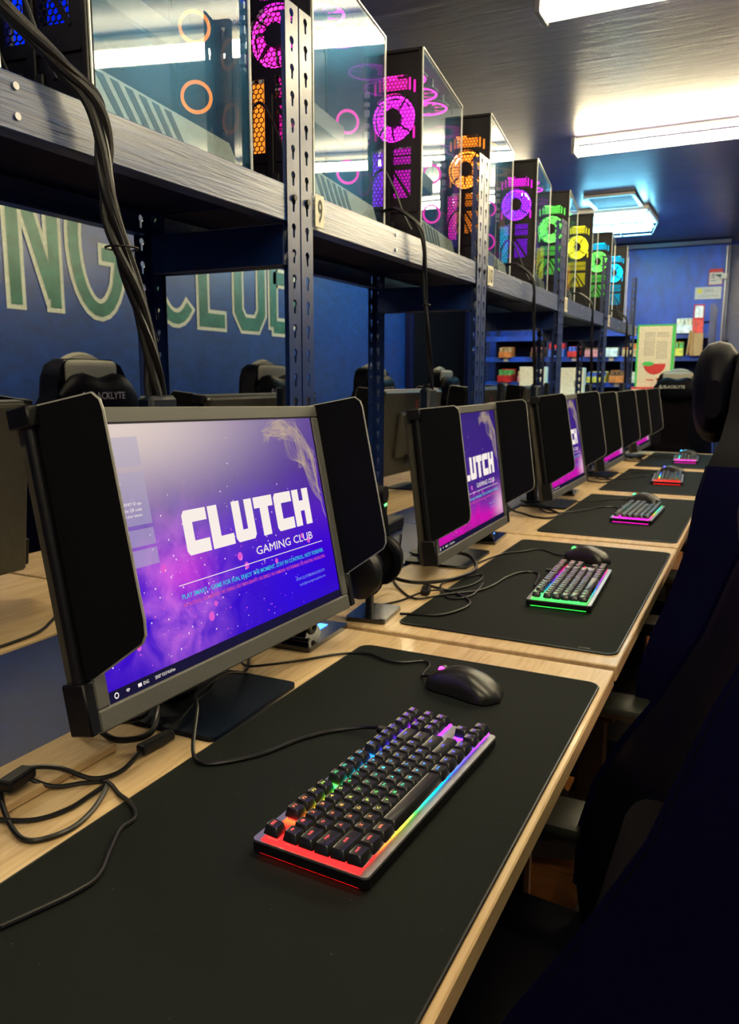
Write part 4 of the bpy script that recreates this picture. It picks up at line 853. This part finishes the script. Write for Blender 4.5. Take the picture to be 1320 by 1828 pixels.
for k, y in enumerate((3.0, 4.1, 5.2)):
    nm = ['third', 'fourth', 'farthest'][k]
    cable([(-0.452, y-0.01, 0.765), (-0.47, y+0.10, z1), (-0.53, y+0.08, z1), (-0.58, y-0.05, z1), (-0.68, y-0.12, zd), (-0.74, y-0.04, 0.7605)], 0.0026, 'cable from the %s keyboard to its monitor' % nm)
    cable([(-0.458, y+0.31, 0.760), (-0.50, y+0.33, z1), (-0.57, y+0.25, z1), (-0.64, y+0.20, zd), (-0.72, y+0.24, zd)], 0.0022, 'cable from the %s mouse to the rack' % nm)
    cable([(-0.79, y-0.24, 0.95), (-0.80, y-0.26, 0.80), (-0.74, y-0.22, 0.758), (-0.66, y-0.24, zd), (-0.63, y-0.16, z1), (-0.69, y-0.10, 0.764), (-0.78, y-0.08, 0.775)], 0.004, 'thick black cable coiled at the foot of the %s monitor' % nm)
cable([(-1.235, 0.80, zd), (-1.225, 0.90, zd), (-1.222, 0.98, zd), (-1.228, 1.04, zd), (-1.26, 1.10, zd), (-1.33, 1.20, zd), (-1.40, 1.28, zd)], 0.003, 'thin cable along the back edge of the oak desk across the rack')

# ------------------------------------------------------------------ cable holders (bungee) and headset stand
def bungee(loc, rz, label):
    r_ = thing('mouse_cable_holder', label, 'cable holder', loc, rz, 'glossy black cable holders beside the monitors')
    obj('base', MB().prism(rrect(0.085, 0.165, 0.006), 0.009), m_blackg, r_, True)
    obj('holder_body', MB().prism([(-0.055, 0.009), (0.012, 0.009), (0.004, 0.020), (-0.022, 0.046), (-0.030, 0.046), (-0.045, 0.025)], 0.036, Matrix(((0, 0, 1, -0.018), (1, 0, 0, 0), (0, 1, 0, 0), (0, 0, 0, 1)))), m_blackg, r_)
    w_ = obj('wheel', MB().tube([(0.0185, -0.026+0.013*math.cos(k*PI/10), 0.032+0.013*math.sin(k*PI/10)) for k in range(20)], 0.004, 8, closed=True), m_bezel, r_, True)
    obj('front_roller', MB().cyl((0.006, -0.062, 0.014), 0.006, 0.055, 12, 'x'), m_blackg, r_, True)
    obj('button_row', MB().box((0.0, 0.04, 0.0098), (0.02, 0.03, 0.002), 0.0005), m_ledb, r_)
    return r_
bungee((-0.748, 1.262, DZ), math.radians(2), 'glossy black cable holder with wheel right of the near monitor')
bungee((-0.735, 2.325, DZ), math.radians(4), 'small glossy black cable holder right of the second monitor')
bungee((-0.735, 3.44, DZ), math.radians(4), 'small black cable holder right of the third monitor')
hs = thing('headset_stand', 'black headset stand on the wood behind the near monitor', 'headset stand', (-0.700, 1.445, DZ), math.radians(6))
obj('base', MB().prism(rrect(0.085, 0.115, 0.008), 0.009), m_blackg, hs, True)
obj('pole', MB().box((-0.01, 0, 0.13), (0.014, 0.022, 0.25), 0.004), m_black, hs); obj('cradle', MB().cyl((-0.0, 0, 0.257), 0.018, 0.05, 16, 'x'), m_black, hs, True)
hd = thing('headset', 'black over-ear headset hanging on its stand behind the near monitor', 'headset', (-0.700, 1.440, 0.862), math.radians(6))
obj('headband', MB().tube([(0, 0.078*math.cos(PI*i/16), 0.02+0.110*math.sin(PI*i/16)) for i in range(17)], 0.010, 8), m_black, hd, True)
for s in (-1, 1):
    c_ = obj('ear_cup', MB().loft([[(0.042*q*math.cos(a*PI/10), s*(0.060+dy), 0.052*q*math.sin(a*PI/10)-0.005) for a in range(20)] for q, dy in ((0.70, 0.034), (0.92, 0.028), (1.0, 0.014), (1.0, 0.0), (0.95, -0.004))]), m_black, hd, True)
    obj('ear_cushion', MB().tube([(0.034*math.cos(a*PI/10), s*0.052, 0.043*math.sin(a*PI/10)-0.005) for a in range(20)], 0.010, 8, closed=True), m_leather, c_, True)
# network switch with green lamps on the lower shelf, beyond the near monitor
nwl = thing('power_strip', 'black power strip with green lamps on the navy shelf', 'power strip', (-1.05, 2.20, 0.7502), 0.1)
obj('strip_body', MB().box((0, 0, 0.02), (0.05, 0.36, 0.04), 0.005), m_black, nwl)
obj('mount_block', MB().box((0.0, 0.0, 0.075), (0.04, 0.05, 0.08), 0.004), m_black, nwl)
obj('status_lamp', MB().box((0.021, -0.012, 0.10), (0.003, 0.010, 0.010)).box((0.021, 0.006, 0.104), (0.003, 0.008, 0.008)), m_led, nwl)

# ------------------------------------------------------------------ gaming chairs (local +x is forward)
def sq(a, p): return math.copysign(abs(math.cos(a))**p, math.cos(a)), math.copysign(abs(math.sin(a))**p, math.sin(a))
def make_chair(label, group):
    r_ = thing('gaming_chair', label, 'chair', (0, 0, 0), 0, group)
    # backrest: lofted rings, z up, with side wings reaching forward
    prof = [(0.44, .245, .30, -.215, .050), (0.50, .265, .55, -.225, .100), (0.58, .275, .80, -.232, .128), (0.66, .275, .95, -.240, .135), (0.74, .268, .90, -.246, .120), (0.82, .262, .80, -.252, .095), (0.92, .262, .72, -.258, .072),
            (1.02, .262, .70, -.262, .064), (1.08, .245, .60, -.265, .052), (1.13, .200, .45, -.268, .034), (1.18, .160, .35, -.270, .026), (1.24, .150, .30, -.272, .024), (1.28, .130, .25, -.272, .018), (1.300, .090, .2, -.270, .010)]
    rings = []; wing = {-1: [], 1: []}
    for z, hw, wg, xb, fwd in prof:
        ring = []; N_ = 32
        for k in range(N_):
            a = 2*PI*k/N_; cy, sx = sq(a, 0.62); y = hw*cy; th_b = 0.030
            if sx > 0: x = xb + th_b + 0.018 + fwd*(abs(cy)**2.6) * 1.0 * (0.35+0.65*abs(sx)**.3)
            else: x = xb - th_b*abs(sx)
            if 0 < abs(sx) < 0.05: x = xb + fwd*0.3
            ring.append((x, y, z))
        rings.append(ring)
    obj('backrest', MB().loft(rings), m_leather, r_, True)
    # side panels on each wing, tinted as if by blue ambient light, and inner pad
    for s in (-1, 1):
        gr = []
        for z, hw, wg, xb, fwd in prof[1:9]: gr.append([(xb-0.012, s*(hw+0.002), z), (xb+0.03+fwd*0.45, s*(hw+0.004), z), (xb+0.048+fwd*0.86, s*(hw*0.985), z), (xb+0.046+fwd*0.60, s*(hw*0.93), z), (xb-0.010, s*(hw*0.95), z)])
        obj('side_wing', MB().loft(gr), m_bluewing, r_, True)
    pad = [[(xb+0.050+0.010*math.sin(PI*i/6), (i/3-1)*hw*0.55, z) for i in range(7)] + [(xb+0.030, (1-i/3)*hw*0.55, z) for i in range(7)] for z, hw, wg, xb, fwd in prof[1:9]]
    obj('back_pad', MB().loft(pad), m_brownfab, r_, True)
    # pale headrest rim
    hr = MB(); hr.box((-0.222, 0, 1.205), (0.045, 0.225, 0.185), 0.022, 0, None, 3); hr.tube([(-0.262, 0.150*math.cos(PI*i/20)*1.0, 1.10+0.197*math.sin(PI*i/20)**0.8) for i in range(21)], [0.014+0.012*math.sin(PI*i/20) for i in range(21)], 8); obj('headrest_rim', hr, m_suede, r_, True)
    # pillow
    pr = []
    for i in range(11):
        u = i/10; y = -0.165+0.33*u; e = max(0.12, (1-abs(2*u-1)**3))**0.5; zc = 1.176-0.014*math.cos(4*PI*u)*0.6; ring = []
        for k in range(16):
            cx, cz = sq(2*PI*k/16, 0.8); ring.append((-0.185+0.045*e*cx, y, zc-0.010+(0.082+0.010*abs(2*u-1))*e*cz))
        pr.append(ring)
    p_ = obj('head_pillow', MB().loft(pr), m_leather, r_, True)
    vs, fs = text_geo('BLACKLYTE', width=0.155, height=0.023, align='CENTER', fat=0.012)
    obj('pillow_lettering', MB().add([(-0.1385, v[0]-0.008, 1.172+v[1]) for v in vs], fs), m_logo_w, p_)
    hx = MB(); band(hx, [(-0.105, 1.195), (-0.114, 1.189), (-0.114, 1.177), (-0.102, 1.171), (-0.092, 1.177)], 0.006, -0.1385); band(hx, [(-0.097, 1.192), (-0.105, 1.183), (-0.097, 1.177)], 0.004, -0.1382); obj('pillow_logo', hx, m_logo_w, p_)
    obj('lumbar_pillow', MB().box((-0.165, 0, 0.66), (0.07, 0.30, 0.17), 0.03, 0, None, 3), m_brownfab, r_, True)
    # seat
    sr_ = []
    for x, hw, zt, zb in ((-0.20, .23, .485, .40), (-0.15, .255, .50, .385), (0.0, .268, .505, .38), (0.15, .265, .505, .385), (0.24, .25, .495, .395), (0.275, .22, .47, .41)):
        sr_.append([(x, hw*sq(2*PI*k/24, 0.5)[0], (zt+zb)/2+(zt-zb)/2*sq(2*PI*k/24, 0.5)[1]+(0.012 if abs(math.cos(2*PI*k/24)) > 0.75 and math.sin(2*PI*k/24) > 0 else 0)) for k in range(24)])
    obj('seat', MB().loft(sr_), m_leather, r_, True)
    obj('mechanism', MB().box((0, 0, 0.362), (0.22, 0.16, 0.035), 0.006), m_black, r_)
    for s in (-1, 1):
        a_ = obj('armrest', MB().box((-0.0, s*0.300, 0.48), (0.06, 0.025, 0.20), 0.006).box((0.0, s*0.255, 0.392), (0.08, 0.11, 0.02), 0.004).box((0.0, s*0.300, 0.578), (0.09, 0.05, 0.02), 0.004), m_black, r_)
        obj('arm_pad', MB().box((0.015, s*0.300, 0.598), (0.25, 0.095, 0.028), 0.012, 0, None, 2), m_armpad, a_, True)
        obj('arm_pad_joint', MB().box((0.08, s*0.300, 0.6135), (0.004, 0.094, 0.002)), m_felt, a_)
        obj('recline_hinge', MB().cyl((-0.215, s*0.250, 0.455), 0.045, 0.02, 20, 'y'), m_black, r_, True)
    obj('gas_lift', MB().cyl((0, 0, 0.24), 0.026, 0.25, 18), m_black, r_, True)
    for k in range(5):
        a = 2*PI*k/5+0.3; M_ = R(a, 'Z'); l_ = obj('base_arm', MB().loft([[(x, y*w_, z) for y, z in ((-1, zt-h_), (1, zt-h_), (0.8, zt), (-0.8, zt))] for x, w_, zt, h_ in ((0.02, .035, .135, .05), (0.18, .028, .115, .035), (0.32, .022, .090, .025))], 0, M_), m_armpad, r_)
        obj('caster', MB().cyl((0.31, 0.012, 0.028), 0.027, 0.016, 14, 'y', 0, M_).cyl((0.31, -0.012, 0.028), 0.027, 0.016, 14, 'y', 0, M_).cyl((0.31, 0, 0.055), 0.008, 0.03, 8, 'z', 0, M_), m_black, l_)
    return r_
m_rimdark = plain('charcoal headrest suede', (0.002, 0.002, 0.004), 0.75, spec=0.08)
ch = make_chair('black gaming chair tucked in at the nearest desk, cut by the frame', 'gaming chairs at the right row of desks')
CX = -0.250
ch.location = (-0.295, 0.80, 0); ch.rotation_euler = (0, 0, PI)
def recline(c, deg):      # lean the whole back about its hinge
    M_ = T(-0.215, 0, 0.46) @ R(-math.radians(deg), 'Y') @ T(0.215, 0, -0.46)
    for o in bpy.data.objects:
        if o.parent == c and o.name.split('.')[0] in ('backrest', 'side_wing', 'back_pad', 'headrest_rim', 'head_pillow', 'lumbar_pillow'): o.matrix_local = M_ @ o.matrix_local
gr_ = 'gaming chairs at the right row of desks'
chA = dup(ch, (CX-0.01, 1.86, 0), PI, 'black gaming chair whose tall headrest rises at the right edge', gr_)
dup(ch, (CX+0.04, 3.02, 0), PI, 'black gaming chair hidden behind the tall headrest, third desk', gr_)
dup(ch, (-0.62, 6.35, 0), -PI/2-0.1, 'black gaming chair facing the camera beyond the last desk', 'gaming chairs at the back')
gl2 = 'gaming chairs across the rack'
for y, l_ in ((1.95, 'gaming chair with lettered pillow left, behind the near monitor'), (3.02, 'gaming chair with pale headrest beside the near rack post'), (4.10, 'gaming chair with pale headrest seen below the number 9 bay'), (5.20, 'gaming chair with pale headrest far left of the second screen')):
    dup(ch, (-1.76, y, 0), 0.0, l_, gl2)

recline(ch, 12)
for c_ in [o for o in bpy.data.objects if o.get('group') == gr_]:
    for h_ in child(c_, 'headrest_rim'): h_.material_slots[0].link = 'OBJECT'; h_.material_slots[0].material = m_rimdark
child(chA, 'head_pillow')[0].matrix_local = T(-0.172, 0, 1.213) @ Matrix.Diagonal((1.05, 0.95, 1.18, 1)) @ T(0.185, 0, -1.166)
# ------------------------------------------------------------------ snack shelving and back area
sf = thing('snack_shelving', 'navy shelving unit with snacks along the back wall', 'shelving', (-1.55, 8.15, 0))
xs0, xs1 = -1.05, 1.06
obj('shelf_shade_panel', MB().box((0.0, 0.185, 1.17), (2.1, 0.006, 0.92)), m_board, sf)  # dark board added to stand for the shade beneath the shelves
for x in (xs0, -0.42, 0.30, xs1):
    for y in (-0.18, 0.18):
        obj('post', pm, None, sf, M=T(x, y, 0) @ R(-PI/2, 'Z'))
SHZ = [0.98, 1.23, 1.48 - 0.02, 1.70]
for z in (0.72, 0.965, 1.21, 1.455, 1.66):
    x1_ = xs1
    obj('shelf_board', MB().box(((xs0+x1_)/2, 0, z-0.012), (x1_-xs0, 0.36, 0.016)), m_board, sf)
    obj('shelf_edge', MB().box(((xs0+x1_)/2, -0.185, z-0.022), (x1_-xs0, 0.006, 0.05), 0.001), m_wallb, sf)
cols = {'orange': (.75, .22, .05), 'red': (.65, .03, .03), 'tan': (.55, .35, .16), 'green': (.12, .40, .10), 'cream': (.75, .68, .5), 'brown': (.20, .09, .04), 'pink': (.7, .25, .25), 'yellow': (.75, .6, .08), 'white': (.75, .75, .7), 'blue': (.08, .15, .55)}
cm = {k: plain(k+' snack wrapper', v, 0.35, scale=30, var=0.35) for k, v in cols.items()}
def snack(x, z, w_, h_, c1, c2, label, y=7.99, dp=0.16):
    r_ = thing('snack_box', label, 'snack', (x, y, z), random.uniform(-0.08, 0.08), 'snack packs on the back shelving')
    obj('tray', MB().prism([(-dp/2, 0), (dp/2, 0), (dp/2, h_), (dp*0.2, h_), (-dp/2, h_*0.45)], w_, Matrix(((0, 0, 1, -w_/2), (1, 0, 0, 0), (0, 1, 0, 0), (0, 0, 0, 1)))), cm[c1], r_)
    n = max(2, int(w_/0.035))
    for i in range(n):
        px = -w_/2+(i+0.5)*w_/n
        obj('packet', MB().box((px, -0.01, h_*0.62), (w_/n*0.86, dp*0.7, h_*0.62), 0.006, 0, T(0, 0, 0) @ R(random.uniform(-0.04, 0.04), 'Y')), cm[c2], r_)
    return r_
names_ = ['topmost', 'second highest', 'third highest', 'fourth highest']
seq = ['orange', 'tan', 'red', 'cream', 'green', 'pink', 'brown', 'yellow', 'white', 'blue']
for si, z in enumerate((1.4515, 1.2065, 0.9615)):
    x = -2.45; i = 0
    while x < -0.68:
        w_ = random.uniform(0.12, 0.20); c1 = seq[(i*3+si*2) % 10]; c2 = seq[(i*7+si*3+1) % 10]
        if not (si == 0 and x < -2.0 and i % 2) and not (si == 1 and i % 5 == 3):
            snack(x+w_/2, z, w_-0.02, random.uniform(0.10, 0.15), c1, c2, '%s box of %s snack packets on the %s filled shelf, %s' % (c1, c2, ['top', 'middle', 'bottom'][si], ['far left', 'left', 'left of middle', 'just left of middle', 'middle', 'just right of middle', 'right of middle', 'right', 'farther right', 'near the right end', 'right end', 'rightmost', 'last', 'end'][min(i, 13)]))
        if i % 2 == 0:
            obj('price_tag', MB().box((x+w_/2+1.55, -0.190, z-0.018), (0.045, 0.003, 0.038)), m_white, sf)
        x += w_+random.uniform(0.01, 0.05); i += 1
snack(-0.70, 1.6565, 0.14, 0.14, 'white', 'cream', 'white snack box alone on the uppermost shelf')
snack(-0.585, 1.6565, 0.09, 0.26, 'red', 'white', 'tall red and white box on the uppermost shelf at its right')
kb_ = thing('open_carton', 'small brown open carton at the right end of the top filled shelf', 'box', (-0.585, 7.90, 1.4515), 0.1)
obj('carton_body', MB().box((0, 0, 0.10), (0.11, 0.12, 0.20), 0.002), m_kraft, kb_); obj('flap', MB().box((-0.075, -0.03, 0.11), (0.012, 0.12, 0.22), 0.001, 0, R(0.08, 'Y')), m_kraft, kb_); obj('flap', MB().box((-0.045, -0.065, 0.12), (0.03, 0.008, 0.20), 0.001), m_kraft, kb_)
# notices on the back wall
nt = thing('wall_notice', 'small white notice with red header on the back wall', 'notice', (-0.50, YB, 2.22))
obj('sheet', MB().box((0, -0.004, 0), (0.125, 0.004, 0.15)), m_white, nt)
obj('header', MB().box((0, -0.0065, 0.058), (0.125, 0.002, 0.034)), m_red, nt); obj('border', MB().box((-.060, -0.0065, 0), (0.005, 0.002, 0.15)).box((.060, -0.0065, 0), (0.005, 0.002, 0.15)).box((0, -0.0065, -.073), (0.125, 0.002, 0.005)), m_red, nt)
pk = MB()
for (x, z, w_, h_) in ((-0.025, 0.02, 0.03, 0.008), (-0.025, 0.004, 0.03, 0.005), (-0.025, -0.01, 0.03, 0.005), (0.025, 0.012, 0.045, 0.014), (-0.02, -0.035, 0.04, 0.005), (0.035, 0.0, 0.012, 0.012)): pk.box((x, -0.0068, z), (w_, 0.002, h_))
vs, fs = text_geo('WARNING', width=0.08, height=0.016, align='CENTER'); obj('notice_marks', pk, m_ink, nt)
sg_ = thing('camera_sign', 'white rectangular sign with a yellow dot on the back wall', 'sign', (-0.56, YB, 2.07))
obj('board', MB().box((0, -0.004, 0), (0.24, 0.005, 0.115), 0.001), m_white, sg_)
obj('yellow_dot', MB().cyl((-0.075, -0.0075, 0.020), 0.022, 0.002, 24, 'y'), m_yellow, sg_)
vs, fs = text_geo('SMILE...', width=0.11, height=0.03); o1 = MB().add([(-0.04+v[0], -0.0078, 0.008+v[1]) for v in vs], fs)
vs, fs = text_geo("YOU'RE ON CAMERA", width=0.19, height=0.016); o1.add([(-0.095+v[0], -0.0078, -0.035+v[1]) for v in vs], fs); obj('sign_lettering', o1, m_greyink, sg_)
tag(obj('wall_conduit', MB().tube([(-0.9, YB-0.03, 1.60), (-0.9, YB-0.03, 1.63), (-2.0, YB-0.03, 1.63)], 0.006, 6).tube([(-1.30, YB-0.015, 1.74), (-0.50, YB-0.015, 1.80)], 0.008, 6), m_black), 'thin dark rail running along the blue back wall', 'rail')
cp = thing('wall_pipe', 'pale vertical conduit with small box on the wall corner', 'conduit', (-0.415, YB-0.02, 1.5))
obj('pipe', MB().tube([(0, 0, 0), (0, 0, 1.0)], 0.009, 8), m_metal, cp, True); obj('junction_box', MB().box((-0.01, -0.015, 0.72), (0.05, 0.04, 0.05), 0.004), m_white, cp)
# counter with the standing green-bordered carton on top of a red one
ct = thing('back_counter', 'dark navy counter beyond the far desk carrying the cartons', 'counter', (-1.30, 6.95, 0))
obj('body', MB().box((0, 0, 0.535), (1.50, 0.42, 1.07), 0.004), m_board, ct); obj('worktop', MB().box((0, 0, 1.082), (1.54, 0.46, 0.024), 0.004), m_white, ct)
rb = thing('red_carton', 'flat red and white carton under the green-bordered one', 'box', (-0.845, 6.84, 1.094), 0.03)
obj('carton_body', MB().box((0, 0, 0.042), (0.27, 0.16, 0.084), 0.002), m_red, rb)
obj('white_panel', MB().box((-0.06, -0.081, 0.045), (0.12, 0.002, 0.045)), m_cream, rb)
rp2 = MB()
for i in range(6): rp2.cyl((0.055+0.03*(i % 3), -0.082, 0.025+0.035*(i//3)), 0.013, 0.002, 14, 'y')
obj('printed_circles', rp2, m_kraft, rb)
gb = thing('green_carton', 'tall cream carton with green borders and a red bowl print', 'box', (-0.803, 6.84, 1.178), 0.03)
obj('carton_body', MB().box((0, 0, 0.245), (0.285, 0.10, 0.49), 0.002), m_cream, gb)
obj('green_border', MB().box((-0.137, -0.051, 0.245), (0.014, 0.003, 0.49)).box((0.132, -0.051, 0.245), (0.024, 0.003, 0.49)).box((0, -0.051, 0.485), (0.285, 0.003, 0.012)), m_green, gb)
bw = [(-0.085, 0.185)] + [(-0.0+0.085*math.cos(math.radians(a)), 0.185+0.085*math.sin(math.radians(a))) for a in range(190, 351, 10)] + [(0.085, 0.185)]
obj('bowl_print', MB().add([(x, -0.0522, z) for x, z in bw], [tuple(range(len(bw)))]), m_red, gb)
obj('leaf_print', MB().add([(-0.05+0.045*math.cos(a*PI/8), -0.0526, 0.185+0.018*math.sin(a*PI/8)) for a in range(16)], [tuple(range(16))]), m_green, gb)
tb = MB()
for x0, x1, z0, z1_ in ((-0.085, -0.01, 0.395, 0.43), (0.01, 0.095, 0.395, 0.43), (-0.085, -0.01, 0.25, 0.38), (0.01, 0.085, 0.225, 0.36)):
    for (a, b, c_, d_) in ((x0, x1, z0, z0+0.003), (x0, x1, z1_-0.003, z1_), (x0, x0+0.003, z0, z1_), (x1-0.003, x1, z0, z1_)): tb.add([(a, -0.0522, c_), (b, -0.0522, c_), (b, -0.0522, d_), (a, -0.0522, d_)], [(0, 1, 2, 3)])
    z = z0+0.012
    while z < z1_-0.008: tb.add([(x0+0.006, -0.0522, z), (x1-0.008, -0.0522, z), (x1-0.008, -0.0522, z+0.003), (x0+0.006, -0.0522, z+0.003)], [(0, 1, 2, 3)]); z += 0.011
obj('table_print', tb, m_greyink, gb)
obj('maker_mark', MB().add([(-0.06, -0.0522, 0.055), (0.0, -0.0522, 0.05), (0.0, -0.0522, 0.06), (-0.06, -0.0522, 0.062)], [(0, 1, 2, 3)]).add([(0.03+0.016*math.cos(a*PI/6), -0.0522, 0.058+0.013*math.sin(a*PI/6)) for a in range(7)], [tuple(range(7))]), m_red, gb)
for (x, w_, h_, l_) in ((-1.82, 0.22, 0.25, 'cream white carton on the back counter, left of the post'), (-1.48, 0.20, 0.24, 'cream white carton on the back counter, right of the post')):
    b_ = thing('white_carton', l_, 'box', (x, 6.95, 1.094), 0.05, 'white cartons on the back counter'); obj('carton_body', MB().box((0, 0, h_/2), (w_, 0.14, h_), 0.003), m_cream, b_); obj('tape_strip', MB().box((0, 0, h_+0.0006), (0.04, 0.14, 0.0012)), m_kraft, b_); obj('handle_slot', MB().box((0.03, -0.071, h_*0.45), (0.01, 0.002, 0.05)), m_greyink, b_)
wt = thing('white_table', 'white table seen beyond the number 10 post', 'table', (-2.15, 6.2, 0))
obj('tabletop', MB().box((0, 0, 1.06), (0.55, 0.5, 0.03), 0.004), m_white, wt)
for a in (-1, 1):
    for b in (-1, 1): obj('leg', MB().box((a*0.24, b*0.21, 0.525), (0.03, 0.03, 1.05), 0.003), m_white, wt)
# little coloured lamps on a strip, right of the snack shelving
st_ = thing('indicator_strip', 'dark wall strip with small blue and green lamps', 'indicator', (-0.36, YB-0.03, 1.45))
obj('strip', MB().box((0, 0, 0), (0.04, 0.03, 0.34), 0.003), m_black, st_)
for i, q in enumerate((0.13, 0.07, 0.0, -0.02)): obj('lamp_dot', MB().box((0.006*(-1)**i, -0.018, q), (0.022, 0.008, 0.022), 0.004), m_ledb if i < 2 else m_led, st_)
